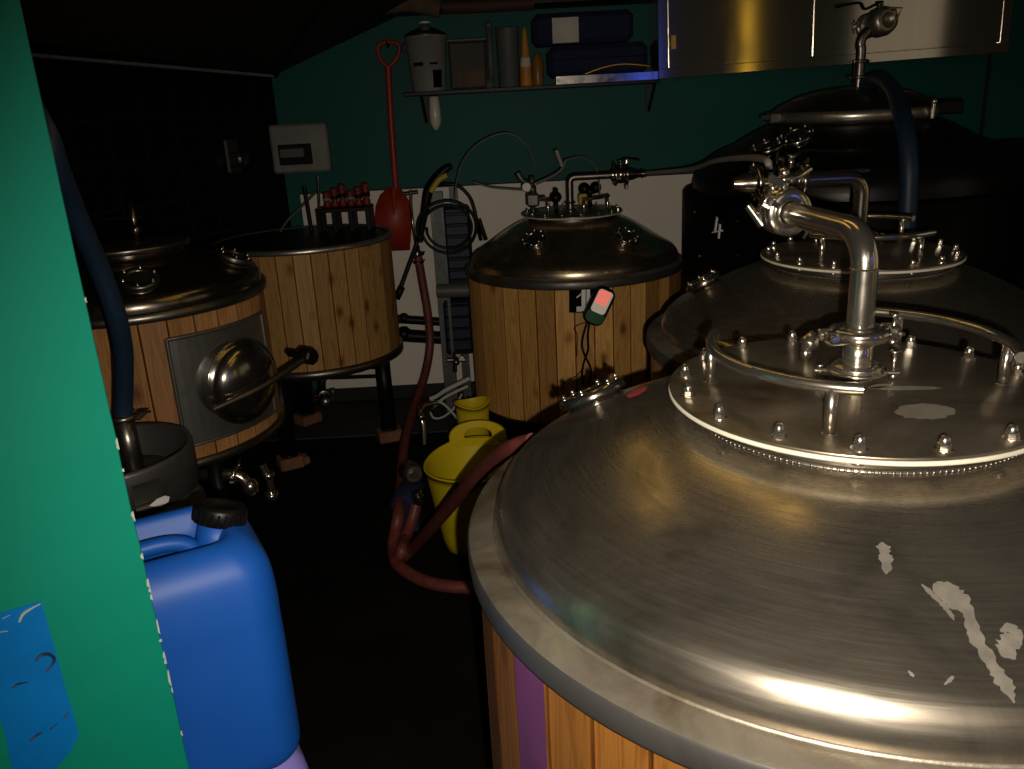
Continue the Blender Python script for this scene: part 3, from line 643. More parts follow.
def plate(b,w,h,r,z0,z1,M,bev=0,off=(0,0)):
    o=rrect(w,h,r); n=len(o); o2=[(x*(1-2*bev/w),y*(1-2*bev/h)) for x,y in o]
    o=[(x+off[0],y+off[1]) for x,y in o]; o2=[(x+off[0],y+off[1]) for x,y in o2]
    vs=[(x,y,z0) for x,y in o]+[(x,y,z1-bev) for x,y in o]+[(x,y,z1) for x,y in o2]
    fs=[tuple(range(n))[::-1],tuple(range(2*n,3*n))]+[(i,(i+1)%n,(i+1)%n+n,i+n) for i in range(n)]+[(i+n,(i+1)%n+n,(i+1)%n+2*n,i+2*n) for i in range(n)]
    b.add(vs,fs,M,False)
b=MB(); plate(b,.094,.168,.034,-.018,.012,Mc,.006); b.build('casing',m_black,tc)
b=MB(); plate(b,.082,.058,.026,.0118,.0135,Mc,.001,(0,-.046)); b.build('lower_bezel',m_greenled,tc)
b=MB(); plate(b,.066,.100,.014,.0135,.0150,Mc,.0005,(0,.022)); scn=b.build('display',m_screen,tc)
def segdigit(b,ch,x,y,w,h,t,M,z):
    S={'0':'abcdef','1':'bc','2':'abged','3':'abgcd','4':'fgbc','5':'afgcd','6':'afgedc','7':'abc','8':'abcdefg','9':'abcdfg'}[ch]
    G={'a':((0,h),(w,h)),'b':((w,h),(w,h/2)),'c':((w,h/2),(w,0)),'d':((0,0),(w,0)),'e':((0,h/2),(0,0)),'f':((0,h),(0,h/2)),'g':((0,h/2),(w,h/2))}
    for s in S:
        (x0,y0),(x1,y1)=G[s]; cx_,cy_=x+(x0+x1)/2,y+(y0+y1)/2; b.box((cx_,cy_,z),(abs(x1-x0)+t,abs(y1-y0)+t,.0008),M)
b=MB()
for i,ch in enumerate('20'): segdigit(b,ch,-.024+.026*i,.044,.015,.020,.005,Mc,.0156)
for i,ch in enumerate('00'): segdigit(b,ch,-.024+.026*i,.014,.015,.018,.005,Mc,.0156)
b.build('display_digits',m_digit,scn)
# its cables
def hang(name,pix,Y,r,m,label,cat,group=None,parent=None,n=8):
    pts=[P(x,y,(Y[i] if isinstance(Y,(list,tuple)) else Y)) for i,(x,y) in enumerate(pix)]
    b=MB(); b.tube(pts,r,n)
    if parent: return b.build(name,m,parent)
    return b.build(name,m,loc=pts[0],label=label,cat=cat,**({'group':group} if group else {}))
def stavepts(lst,dr=.02): return [onstave(c1,Rs1+dr,x,y) for x,y in lst]
b=MB(); b.tube(stavepts([(589,319),(586,326),(583,336),(582,346),(585,356),(590,366),(591,376),(588,384)]),.006,8); b.tube(stavepts([(590,321),(588,332),(588,342),(588,350),(584,362),(582,374),(584,386)]),.006,8); b.build('power_cables',m_black,tc)
b=MB(); b.tube(stavepts([(588,322),(580,324),(574,328),(577,334),(577,345),(577,356)]),.003,6); b.tube(stavepts([(584,368),(576,376),(568,380),(563,385),(565,390)]),.003,6); b.build('probe_lead',m_black,tc)
# ================================================================= TANK 4 (black jacketed)
c4=Vector((1.70,4.2,0)); R4=.79
t4=thing('jacketed_tank',(c4.x,c4.y,0),'tall black jacketed tank with domed top at the back right, bearing the figure 4','tank')
b=MB(); b.lathe([(0,.35),(R4-.03,.35),(R4,.38),(R4,1.485),(R4-.012,1.50),(R4-.06,1.50)],96,T(c4.x,c4.y,0)); jk=b.build('jacket',m_blackm,t4)
z4=1.50; RD=.745; pr4=[(RD,z4-.01),(RD,z4+.03)]
for i in range(1,17):
    a=i/16*R_(62); pr4.append((RD-.36+.36*math.cos(a),z4+.02+.205*math.sin(a)))
r_,z_=pr4[-1]
for i in range(1,9):
    t=i/8; pr4.append((r_+(.36-r_)*t,z_+(1.80-z_)*(t*(1.25-.25*t))))
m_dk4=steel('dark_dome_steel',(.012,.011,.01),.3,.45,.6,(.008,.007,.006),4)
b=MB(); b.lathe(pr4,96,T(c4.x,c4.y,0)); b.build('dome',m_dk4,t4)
b=MB(); b.lathe([(.36,1.77),(.36,1.80),(.375,1.803),(.385,1.81),(.385,1.843),(.375,1.85)],72,T(c4.x,c4.y,0)); b.build('clamp_band',m_steel,t4)
b=MB(); b.lathe([(.375,1.849),(.34,1.875),(.25,1.915),(.15,1.938),(.05,1.947),(0,1.948)],72,T(c4.x,c4.y,0)); lid=b.build('lid',m_darksteel,t4)
b=MB(); b.box((c4.x-.39,c4.y-.05,1.827),(.07,.06,.05),None,.006); b.tube([(c4.x-.42,c4.y-.12,1.83),(c4.x-.42,c4.y+.04,1.83)],.012,10,False); b.build('lid_latch',m_darksteel,t4)
b=MB(); b.box((c4.x+.32,c4.y-.22,1.84),(.15,.09,.06),None,.008); b.build('lid_hinge',m_black,t4)
b=MB(); b.tube([(c4.x+.22,c4.y-.33,1.80),(c4.x+.22,c4.y-.335,1.87)],.011,10,False); b.sphere((c4.x+.22,c4.y-.335,1.87),.015,10); b.build('lid_bolt',m_steel,t4)
for px,py,f in ((797,141,.5),(768,152,.62)):
    d=ray(px,py); t=2.5
    while t<7:
        p=CAM+d/d.length*t; r=math.hypot(p.x-c4.x,p.y-c4.y)
        if r<RD and p.z<=prof_z(pr4,max(r,.37)): break
        t+=.003
    sight_port(t4,c4,pr4,math.atan2(p.y-c4.y,p.x-c4.x),min(r,.63),.068,.03,mat=m_mirror,nb=6)
b0=Vector((c4.x+.015,c4.y,1.945)); vt=P(880,22,c4.y); 
b=MB(); b.tube([b0,b0+Vector((0,0,.16)),P(860,44,c4.y),P(864,35,c4.y),vt],.024,16); b.build('top_pipe',m_darksteel,t4)
b=MB(); clamp(b,T(b0+Vector((0,0,.045))),.03,.016); b.build('tri_clamp',m_darksteel,t4); b=MB(); clamp(b,T(b0+Vector((0,0,.115)))@Matrix.Rotation(.5,4,'Z'),.03,.016); b.build('tri_clamp',m_darksteel,t4)
ax=Vector((.25,-1,.10)).normalized(); b=MB(); M=align(ax,vt)@Matrix.Scale(1.18,4)
b.lathe([(.022,-.11),(.04,-.10),(.044,-.08),(.04,-.06),(.046,-.05),(.056,-.02),(.056,.02),(.048,.045),(.03,.05),(.026,.047),(.02,.035),(0,.035)],32,M)
clamp(b,M@T(0,0,-.08),.038,.018); vb=b.build('valve_body',m_steel,t4)
b=MB(); b.cyl(.012,.04,.085,12,T(vt.x-.01,vt.y,vt.z)); b.cyl(.02,.07,.09,6,T(vt.x-.01,vt.y,vt.z)); b.build('valve_stem',m_darksteel,vb)
b=MB(); l0=Vector((vt.x-.01,vt.y-.01,vt.z+.085)); b.tube([l0,P(865,9,c4.y-.02),P(860,3,c4.y-.03),P(850,4,c4.y-.05),P(836,7,c4.y-.06)],.012,10,sx=.5); b.build('valve_lever',m_black,vb)
b=MB(); q=P(890,16,c4.y-.05); b.box(tuple(P(893,13,c4.y-.03)),(.03,.03,.03),Matrix(),.006); b.tube([P(888,8,c4.y-.05),P(902,8,c4.y-.05),P(896,20,c4.y-.05)],.006,8,False); b.build('clamp_lug',m_steel,vb)
# white "4" on the jacket
b=MB(); on4=lambda x,y: onstave(c4,R4+.002,x,y)
for (x0,y0),(x1,y1),w in (((717,217),(714.8,232),.0155),((714,232.2),(722.6,230.5),.0145),((720,224),(718.6,238),.0155)):
    b.tube([on4(x0,y0),on4(x1,y1)],w,6,False,sx=.3)
b.build('figure_four',m_wht,jk)
for (x,y) in ((696,212),(701,256),(738,221),(738,255)):
    p=on4(x,y); b=MB(); d=Vector((p.x-c4.x,p.y-c4.y,0)); b.cyl(.008,0,.012,8,align(d,p)); b.build('jacket_stud',m_mirror,jk)
b=MB(); 
for k in range(4):
    a=R_(45+90*k); b=MB(); b.cyl(.045,0,.36,16,T(c4.x+.55*math.cos(a),c4.y+.55*math.sin(a),0)); b.build('leg',m_black,t4)
# grey hose between tank 1 valve and tank 2 valve
va=Vector((s1_.x+.25+.17,s1_.y,zt1)); vb_=Vector((s2.x,s2.y,zt2))+dd*(.205+.17)
b=MB(); b.tube([va,P(690,169,4.1),P(715,161,3.5),P(740,158,3.0),P(757,158,2.65),P(767,161,2.46),P(769,168,2.43)],.011,10); b.build('transfer_hose',simple('pale_grey_hose',(.24,.23,.21),.5),loc=va,label='thin grey transfer hose arching from tank 1 valve to the middle tank valve',cat='hose')
# blue hose over tank 4
b=MB(); b.tube([P(866,85,4.1),P(878,80,4.0),P(889,86,3.85),P(898,102,3.65),P(905,128,3.45),P(909,165,3.36),P(908,205,3.34),P(906,240,3.34),Vector((P(906,240,3.34).x,3.33,1.0)),Vector((P(906,240,3.34).x,3.3,.3))],.036,14); b.build('blue_hose',m_bluehose,loc=P(866,85,4.1),label='thick blue hose draped down the front of the black jacketed tank',cat='hose')
# black flat bar behind tank 2 pipe
b=MB(); a_,b_2=P(795,174,3.0),P(868,170,3.0); b.box(tuple((a_+b_2)/2),((b_2-a_).length,.05,.012),None,.004); b.build('dark_paddle_blade',m_navy,loc=(a_+b_2)/2,label='dark blue flat bar lying behind the middle tank outlet pipe',cat='bar')
# ================================================================= LEFT MASH TUN
cL=Vector((-1.415,3.17,0)); RL=.48; zL=1.355; zLb=.775
tl=thing('mash_tun',(cL.x,cL.y,0),'wood clad vessel at left with a round steel side manway','tank')
b=MB(); build_staves(b,RL-.012,zLb+.03,zL-.03,32,T(cL.x,cL.y,0)); clL=b.build('stave_cladding',m_woodL,tl)
b=MB(); b.lathe([(RL-.03,zL-.035),(RL,zL-.035),(RL+.004,zL-.028),(RL+.004,zL-.006),(RL-.01,zL)],72,T(cL.x,cL.y,0)); b.build('rim_band',m_darksteel,tl)
b=MB(); b.lathe([(RL-.02,zLb+.03),(RL,zLb+.028),(RL+.002,zLb),(RL-.03,zLb-.012),(RL*.6,zLb-.05),(0,zLb-.08)],72,T(cL.x,cL.y,0)); b.build('bottom_band',m_darksteel,tl)
prL=dome_profile(RL-.012,zL,.14,.2)
b=MB(); b.lathe(prL+[(.2,zL+.16)],96,T(cL.x,cL.y,0)); b.build('dome',dome_steel('dome_steel_mash',(.24,.20,.16),.14,.3,.97),tl)
b=MB(); b.lathe([(.19,zL+.155),(.225,zL+.158),(.228,zL+.175),(.225,zL+.18),(0,zL+.185)],72,T(cL.x,cL.y,0)); b.build('top_flange',m_darksteel,tl)
q=P(137,238,cL.y); b=MB(); b.cyl(.012,zL+.18,zL+.33,12,T(q.x,cL.y,0)); b.cyl(.022,zL+.21,zL+.24,16,T(q.x,cL.y,0)); b.sphere((q.x,cL.y,zL+.23),.02,10); b.tube([(q.x-.12,cL.y,zL+.27),(q.x+.03,cL.y,zL+.27)],.005,8,False); b.build('vent_pipe',m_mirror,tl)
for px,py in ((233,262),(140,285)):
    d=ray(px,py); t=2.0
    while t<5:
        p=CAM+d/d.length*t; r=math.hypot(p.x-cL.x,p.y-cL.y)
        if r<RL-.012 and p.z<=prof_z(prL,max(r,.2)): break
        t+=.003
    sight_port(tl,cL,prL,math.atan2(p.y-cL.y,p.x-cL.x),min(r,.40),.06,.028,mat=m_darksteel,nb=6)
# side manway: square steel surround, dished round door, bar handle with knob
onL=lambda x,y,dr=0.0: onstave(cL,RL+dr,x,y)
pm=onL(236,380); am=math.atan2(pm.y-cL.y,pm.x-cL.x)-.05; nm=Vector((math.cos(am),math.sin(am),0)); xm=Vector((-math.sin(am),math.cos(am),0)); 
if xm.x<0: xm=-xm
zm=(onL(180,350).z+onL(190,432).z)/2
mc=Vector((cL.x,cL.y,0))+nm*(RL+.012); mc.z=zm
Mm=Matrix(((xm.x,0,nm.x,mc.x),(xm.y,0,nm.y,mc.y),(xm.z,1,nm.z,mc.z),(0,0,0,1)))
hw,hhh=.205,.195
b=MB()
n=14; vs=[];fs=[]
for i in range(n+1):
    x=-hw+2*hw*i/n; dz=math.sqrt(max(RL**2-x*x,0))-RL
    for y in (-hhh,hhh):
        for zz in (-.004,.008): vs.append((x,y,dz+zz-.006))
for i in range(n):
    k=i*4; fs+=[(k+1,k+5,k+7,k+3),(k,k+2,k+6,k+4),(k,k+4,k+5,k+1),(k+2,k+3,k+7,k+6)]
fs+=[(0,1,3,2),(n*4,n*4+2,n*4+3,n*4+1)]
b.add(vs,fs,Mm,False)
for y in (-hhh,hhh):
    b.tube([Mm@Vector((-hw+2*hw*i/n,y,math.sqrt(RL**2-(-hw+2*hw*i/n)**2)-RL+.004)) for i in range(n+1)],.007,8,False)
for x in (-hw,hw): b.tube([Mm@Vector((x,-hhh,math.sqrt(RL**2-x*x)-RL+.004)),Mm@Vector((x,hhh,math.sqrt(RL**2-x*x)-RL+.004))],.007,8,False)
srd=b.build('manway_surround',steel('brushed_grey',(.20,.195,.18),.35,.5,.8,(.13,.12,.11),6),tl)
b=MB(); Md=Mm@T(.0,0,0)@Matrix.Diagonal((.93,.93,1,1)); b.lathe([(.150,-.06),(.150,.05),(.158,.055)],48,Md); b.build('manway_neck',m_mirror,tl)
b=MB(); b.lathe([(.158,.050),(.163,.052),(.165,.060),(.160,.066),(.150,.068),(.146,.078),(.12,.100),(.08,.118),(.04,.127),(0,.130)],56,Md); dr_=b.build('manway_door',m_mirror,tl)
b=MB(); b.torus(.162,.006,56,10,Md@T(0,0,.058)); b.build('door_seal_ring',m_pipe,dr_)
b=MB(); b.tube([Md@Vector((-.19,-.045,.105)),Md@Vector((0,-.01,.150)),Md@Vector((.20,.03,.150)),Md@Vector((.245,.04,.150))],.012,12); hb=b.build('door_bar',m_darksteel,dr_)
b=MB(); b.cyl(.034,-.03,.03,8,Md@T(.25,.042,.15),b=.006); b.cyl(.014,-.1,0,10,Md@T(.25,.042,.15)); b.build('door_knob',m_black,dr_)
for k in range(3):
    a=R_((80,200,320)[k]); x,y=cL.x+.36*math.cos(a),cL.y+.36*math.sin(a); b=MB(); b.cyl(.03,0,zLb-.01,14,T(x,y,0)); b.build('leg',m_black,tl)
# valve and fittings below the tun
q=P(236,480,2.95); b=MB(); b.tube([(q.x-.15,2.98,q.z+.02),(q.x-.05,2.95,q.z+.03),(q.x+.02,2.95,q.z+.01),(q.x+.06,2.95,q.z-.06)],.022,12); clamp(b,align((1,0,-.2),(q.x,2.95,q.z+.02)),.03,.017); b.sphere((q.x+.05,2.95,q.z-.03),.033,12); b.build('drain_valve',m_pipe,tl)
q=P(271,492,3.05); b=MB(); b.tube([(q.x-.02,3.05,q.z+.12),(q.x,3.05,q.z+.05),(q.x,3.05,q.z-.03)],.015,12); b.cyl(.028,-.03,.0,8,T(q.x,3.05,q.z)); b.cyl(.024,.06,.085,8,T(q.x,3.05,q.z)); b.build('drain_tail',m_pipe,tl)
# ================================================================= KETTLE
cK=Vector((-1.16,4.90,0)); RK=.508
zK=P(295,250,cK.y-RK).z; zKb=P(310,373,cK.y-RK).z
tk=thing('brew_kettle',(cK.x,cK.y,0),'open-topped pine clad vessel on black legs, back left by the red shovel','tank')
b=MB(); build_staves(b,RK-.01,zKb,zK-.018,34,T(cK.x,cK.y,0)); b.build('stave_cladding',m_woodK,tk)
b=MB(); b.lathe([(RK-.02,zK-.03),(RK+.002,zK-.03),(RK+.004,zK-.02),(RK+.002,zK-.004),(RK-.008,zK),(RK-.02,zK-.002)],72,T(cK.x,cK.y,0)); b.build('rim_band',m_steel,tk)
b=MB(); b.lathe([(RK-.019,zK-.012),(RK*.5,zK-.012),(0,zK-.012)],64,T(cK.x,cK.y,0)); b.build('lid',m_black,tk)
b=MB(); b.lathe([(RK-.012,zKb+.004),(RK+.004,zKb),(RK+.006,zKb-.04),(RK-.03,zKb-.055),(RK*.62,zKb-.11),(.08,zKb-.18),(0,zKb-.185)],72,T(cK.x,cK.y,0)); b.build('dished_bottom',m_darksteel,tk)
b=MB(); b.tube([(cK.x+.02,cK.y-.05,zKb-.17),(cK.x+.02,cK.y-.10,zKb-.22),(cK.x+.07,cK.y-.25,zKb-.25)],.024,12); b.sphere((cK.x+.07,cK.y-.27,zKb-.25),.045,14); clamp(b,align((.3,-1,-.1),(cK.x+.05,cK.y-.2,zKb-.245)),.034,.018); b.build('drain_valve',m_darksteel,tk)
b=MB(); b.tube([(cK.x+.05,cK.y,zKb-.13),(cK.x+.38,cK.y-.02,zKb-.13)],.016,10,False); b.tube([(cK.x+.05,cK.y+.02,zKb-.20),(cK.x+.38,cK.y,zKb-.20)],.010,10,False); b.build('cross_brace',m_black,tk)
feet=[(-.78,4.90),(-1.37,5.27),(-1.32,4.55)]
LB=['orange-brown wooden block under right leg of the kettle','wooden block under rear left leg of the kettle, in shadow','pale split wooden chock on floor beneath the left vessel']
for k,(x,y) in enumerate(feet):
    b=MB(); b.cyl(.046,.075,zKb-.03,20,T(x,y,0)); b.cyl(.052,.075,.09,20,T(x,y,0)); b.build('leg',m_black,tk)
    b=MB(); Mb=T(x,y,0)@Matrix.Rotation(.35+.5*k,4,'Z'); b.box((0,0,.036),(.15,.12,.072),Mb,.008); 
    if k==2: b=MB(); b.box((0,0,.036),(.14,.12,.072),T(x,y,0)@Matrix.Rotation(.5,4,'Z'),.01); b.box((.085,.01,.025),(.05,.09,.05),T(x,y,0)@Matrix.Rotation(.5,4,'Z'),.01)
    b.build('wooden_block',m_woodblk,loc=(x,y,0),label=LB[k],cat='block',group='wooden blocks under the vessels')
# caddy of red-handled tools standing on the kettle lid
zl=zK-.012; q0=P(318,210,5.12); q1=P(372,208,5.12); zc_=q0.z; cxk=(q0.x+q1.x)/2; wk=q1.x-q0.x
cad=thing('tool_caddy',(cxk,5.12,zl),'black open-frame caddy standing on the kettle lid','caddy')
b=MB(); b.box((cxk,5.12,zc_),(wk,.16,.025),None,.004); b.build('tray',m_black,cad)
for i,fx in enumerate((-.5,-.18,.15,.5)):
    for dy in (-.07,.07): 
        b=MB(); b.box((cxk+fx*(wk-.03),5.12+dy,(zl+zc_)/2),(.028,.02,zc_-zl-.01),None,.003); b.build('post',m_black,cad)
m_dred=simple('dark_red_plastic',(.16,.02,.012),.5)
names=['leftmost','second from left','third from left','fourth from left','fifth from left','rightmost']
for i in range(6):
    x=cxk-wk*.30+i*wk*.145; r=.0235; zz=zc_+.013; hgt=.115+.02*((i*7)%3-1)
    t_=thing('hand_tool',(x,5.10,zz),'red and black ribbed handle upright in the black caddy, %s'%names[i],'tool','red-handled tools in the caddy')
    b=MB(); b.lathe([(0,0),(r*.7,0),(r,.01),(r,hgt*.25),(r*.7,hgt*.32),(r,hgt*.4),(r,hgt*.65),(r*.72,hgt*.72),(r,hgt*.8),(r*.9,hgt*.95),(0,hgt)],16,T(x,5.10,zz)); b.build('handle',m_dred,t_)
    b=MB(); b.cyl(r*1.03,hgt*.44,hgt*.6,14,T(x,5.10,zz)); b.build('grip_band',m_whitep if i in (0,3) else m_black,t_)
hang('pipe_wand',[(304,186),(309,215),(313,240)],5.25,.013,m_black,'thin black rod leaning against the white board left of caddy','rod')
hang('steel_wand',[(318,176),(319,200),(320,236)],5.2,.009,m_mirror,'thin steel tube standing at left end of the black caddy','rod')
hang('clear_tube',[(316,192),(300,208),(288,220),(280,232)],5.25,.008,m_clear,'thin clear tube trailing left off the caddy','tube')
# ================================================================= BACK WALL ITEMS
# meter box
mb=thing('meter_box',tuple(P(300,150,5.66)),'pale grey wall box with small dark window, upper left of back wall','box')
a0,a1,a2,a3=P(268,126,5.6),P(326,122,5.6),P(331,171,5.6),P(272,174,5.6)
x0,x1=a0.x,(a1.x+a2.x)/2; zt_,zb_=(a0.z+a1.z)/2,(a2.z+a3.z)/2
b=MB(); b.box(((x0+x1)/2,5.64,(zt_+zb_)/2),(x1-x0,.1,zt_-zb_),None,.012); b.build('casing',m_whitep,mb)
w0,w1=P(277,145,5.58),P(313,164,5.58); b=MB(); b.box(((w0.x+w1.x)/2,5.588,(w0.z+w1.z)/2),(w1.x-w0.x,.006,w0.z-w1.z),None,.002); wn=b.build('window',m_glass,mb)
b=MB(); b.box(((w0.x+w1.x)/2-.02,5.583,(w0.z+w1.z)/2+.01),((w1.x-w0.x)*.7,.004,(w0.z-w1.z)*.4)); b.build('dials',m_grey,wn)
# red shovel
sh=thing('shovel',tuple(P(395,185,5.55)),'red plastic shovel hung handle-up on back wall beside kettle','shovel')
b=MB(); b.tube([P(388,66,5.662),P(391,120,5.662),P(396,190,5.66)],.021,14); b.build('shaft',m_red,sh)
b=MB(); b.tube([P(388,68,5.662),P(380,58,5.662),P(378,46,5.662),P(388,42,5.662),P(399,45,5.662),P(397,58,5.662),P(388,68,5.662)],.014,10); b.build('grip',m_red,sh)
bl=[(388,187),(380,195),(376,206),(375,225),(376,250),(392,251),(410,250),(412,225),(411,204),(405,193),(399,187)]
b=MB(); f_=[];k_=[]
cx_=P(394,220,5.55).x
for (x,y) in bl:
    p=P(x,y,5.655); s_=abs(p.x-cx_)/.13; p.y-=.03*s_**2; f_.append(p); k_.append(p+Vector((0,.008,0)))
n=len(bl); ce=P(394,222,5.662); cb=ce+Vector((0,.008,0))
b.add(f_+k_+[ce,cb],[(i,(i+1)%n,2*n) for i in range(n)]+[((i+1)%n+n,i+n,2*n+1) for i in range(n)]+[(i+n,(i+1)%n+n,(i+1)%n,i) for i in range(n)],None,True)
b.tube([P(394,188,5.655),P(394,215,5.655)],lambda t:.022*(1-t)+.004,10,False); b.build('blade',m_red,sh)
hk=P(388,44,5.665); b=MB(); b.tube([hk+Vector((0,.035,.02)),hk+Vector((0,-.0,-.017)),hk+Vector((0,-.035,-.017)),hk+Vector((0,-.045,.01))],.006,8); b.build('wall_hook',m_black,loc=hk,label='small black wall hook carrying the grip of the red shovel',cat='hook')
# pressure-washer lance
ln_=thing('pressure_washer_gun',tuple(P(432,190,5.2)),'black pressure washer gun with yellow grip and long lance','gun')
b=MB(); b.tube([P(452,166,5.2),P(446,169,5.2),P(437,178,5.2),P(429,190,5.2),P(426,203,5.2),P(423,222,5.2),P(420,242,5.2)],lambda t:.022+.016*math.sin(3.1*min(1,t*1.1)),12,sx=.8); b.build('body',m_black,ln_)
b=MB(); b.tube([P(447,175,5.15),P(440,179,5.15),P(435,185,5.15),P(431,192,5.15)],.017,10); b.build('trigger_grip',m_yel2,ln_)
b=MB(); b.tube([P(421,225,5.2),P(417,243,5.2),P(408,268,5.15),P(399,293,5.1)],.013,10); b.cyl(.022,0,.08,10,align(P(399,293,5.1)-P(404,282,5.1),P(402,287,5.1))); b.build('lance',m_black,ln_)
# clamp fitting by the shovel and red hose
b=MB(); b.tube([P(411,190,5.35),P(411,205,5.35),P(413,225,5.35),P(417,250,5.3)],.010,10); b.tube([P(404,194,5.35),P(418,192,5.35)],.012,8,False); b.build('steel_spray_rod',m_mirror,loc=P(411,205,5.35),label='slim steel rod with cross fitting in front of the red shovel',cat='rod')
rh=thing('red_hose',tuple(P(418,262,5.28)),'dark red hose hanging down the back wall and across floor to the front tank','hose')
def flr(px,py,z=.035): return Z(px,py,z)
b=MB(); b.tube([P(418,256,5.28),P(423,285,5.28),P(428,315,5.27),P(430,345,5.25),P(425,375,5.15),P(415,405,4.9),P(405,440,4.4),P(401,480,3.95),P(398,515,3.5),flr(393,545),flr(396,562),flr(410,574),flr(434,584),flr(470,588),flr(500,588)],.027,14); b.build('hose_body',m_redhose,rh)
b=MB(); M=align((.05,0,-1),P(417.5,254,5.28)); clamp(b,M,.034,.018); clamp(b,M@T(0,0,.05),.028,.016); b.cyl(.02,-.05,.06,14,M); b.build('hose_coupling',m_mirror,rh)
rh2=thing('red_hose',tuple(flr(402,552)),'dark red hose lying over the yellow bucket rim towards the front tank','hose')
bz=.03
b=MB(); b.tube([flr(404,556,.04),P(415,546,3.28),P(432,527,2.85),P(450,506,2.5),P(472,481,2.1),P(492,461,1.85),P(512,447,1.68),P(532,440,1.6)],lambda t:.028-.013*t,14); b.build('hose_body',m_redhose,rh2)
rh3=thing('red_hose',tuple(flr(403,548)),'short upright end of red hose with steel clip left of bucket','hose')
b=MB(); b.tube([P(416,505,3.55),P(412,520,3.52),P(405,538,3.5),flr(402,550,.09),flr(399,557,.05)],.028,14); b.build('hose_body',m_redhose,rh3)
b=MB(); M=align(P(412,520,3.52)-P(405,538,3.5),P(404,541,3.5)); b.lathe([(.03,-.012),(.033,-.01),(.033,.01),(.03,.012)],20,M); b.box((.036,0,0),(.015,.02,.016),M); b.build('hose_clip',m_pipe,rh3)
b=MB(); b.box((-1.0,5.30,.006),(1.5,.66,.012),None,.003); b.build('floor_mat',wall_mat('mat_rubber',(.030,.029,.027),.8,.6),loc=(-1.0,5.3,0),label='worn dark grey mat on floor along the back wall beneath the kettle',cat='mat')
# pump left of bucket with chrome and blue parts
pu=thing('pump',tuple(flr(412,510,0)),'small steel and blue pump partly hidden left of the yellow bucket','pump')
q=P(411,472,3.75); b=MB(); b.cyl(.05,-.06,.06,24,align((.4,-1,.2),q),b=.012); b.cyl(.022,.06,.09,16,align((.4,-1,.2),q)); b.build('pump_head',m_darksteel,pu)
q=P(408,496,3.72); b=MB(); b.cyl(.06,-.1,.1,20,align((.2,1,.1),q),b=.01); b.box((q.x,q.y,q.z*.45),(.10,.16,q.z*.8),None,.01); b.build('motor',m_navy,pu)
q=P(418,497,3.62); b=MB(); b.cyl(.025,-.03,.04,12,align((.3,-.2,-1),q)); b.torus(.027,.005,18,8,align((.3,-.2,-1),q)); b.build('outlet',m_mirror,pu)
# J-shaped steel pipe
b=MB(); b.tube([P(424,445,4.15),P(423,425,4.2),P(420,414,4.22),P(422,407,4.25),P(432,404,4.3)],.016,12); b.sphere(P(421,417,4.2),.022,12); b.build('steel_bend_pipe',m_mirror,loc=P(424,430,4.2),label='steel J-shaped pipe standing behind the yellow bucket',cat='pipe')
# uprights (strut channel)
def strut(x,y,z0,z1,name,label,w=.06):
    b=MB(); b.box((x-w/2,y,(z0+z1)/2),(.004,w,z1-z0)); b.box((x+w/2,y,(z0+z1)/2),(.004,w,z1-z0)); b.box((x,y+w/2,(z0+z1)/2),(w,.004,z1-z0)); 
    for s in(-1,1): b.box((x+s*(w/2-.008),y-w/2,(z0+z1)/2),(.016,.004,z1-z0))
    b.build(name,m_galv,loc=(x,y,z0),label=label,cat='post')
q=P(436,192,5.3); strut(q.x,5.3,0,q.z,'strut_post','nearer galvanised channel post beside the coiled black cable',.075)
q=P(453,186,5.6); strut(q.x,5.6,0,q.z,'strut_post','rear shorter-looking galvanised channel post against white board',.05)
# chiller units
for k,(y0,y1,lab) in enumerate(((207,284,'upper dark blue ribbed unit behind tank 1'),(300,352,'lower dark blue ribbed unit behind tank 1'))):
    a_,b_2=P(443,y0,5.35),P(474,y1,5.35); cx2,cz2=(a_.x+b_2.x)/2,(a_.z+b_2.z)/2; w_,h_=(b_2.x-a_.x),(a_.z-b_2.z)
    r_=thing('pump_unit',(cx2,5.35,cz2),lab,'machine','blue ribbed units on the channel posts')
    b=MB(); b.box((cx2,5.38,cz2),(w_,.16,h_),None,.015); b.build('housing',m_crate,r_)
    b=MB()
    nr_=7 if k==0 else 5
    for i in range(nr_): b.box((cx2,5.295,cz2-h_*.42+h_*.84*i/(nr_-1)),(w_*.86,.02,h_*.045),None,.004)
    b.build('cooling_fins',m_black,r_)
b=MB(); b.tube([P(437,291,5.24),P(478,290,5.24)],.044,20,False); b.build('grey_pipe',m_grey,loc=P(455,291,5.24),label='stubby grey pipe across the channel post left of tank 1',cat='pipe')
for k,(y,r,l) in enumerate(((319,.03,'upper'),(335,.045,'lower'))):
    b=MB(); b.tube([P(398,y,5.63),P(445,y+3,5.63)],r,14,False); b.sphere(P(404,y-1,5.63),r*1.25,12); b.build('black_pipe',m_black,loc=P(420,y,5.5),label='%s of two black pipes running low across the white board'%l,cat='pipe',group='black pipes on the white board')
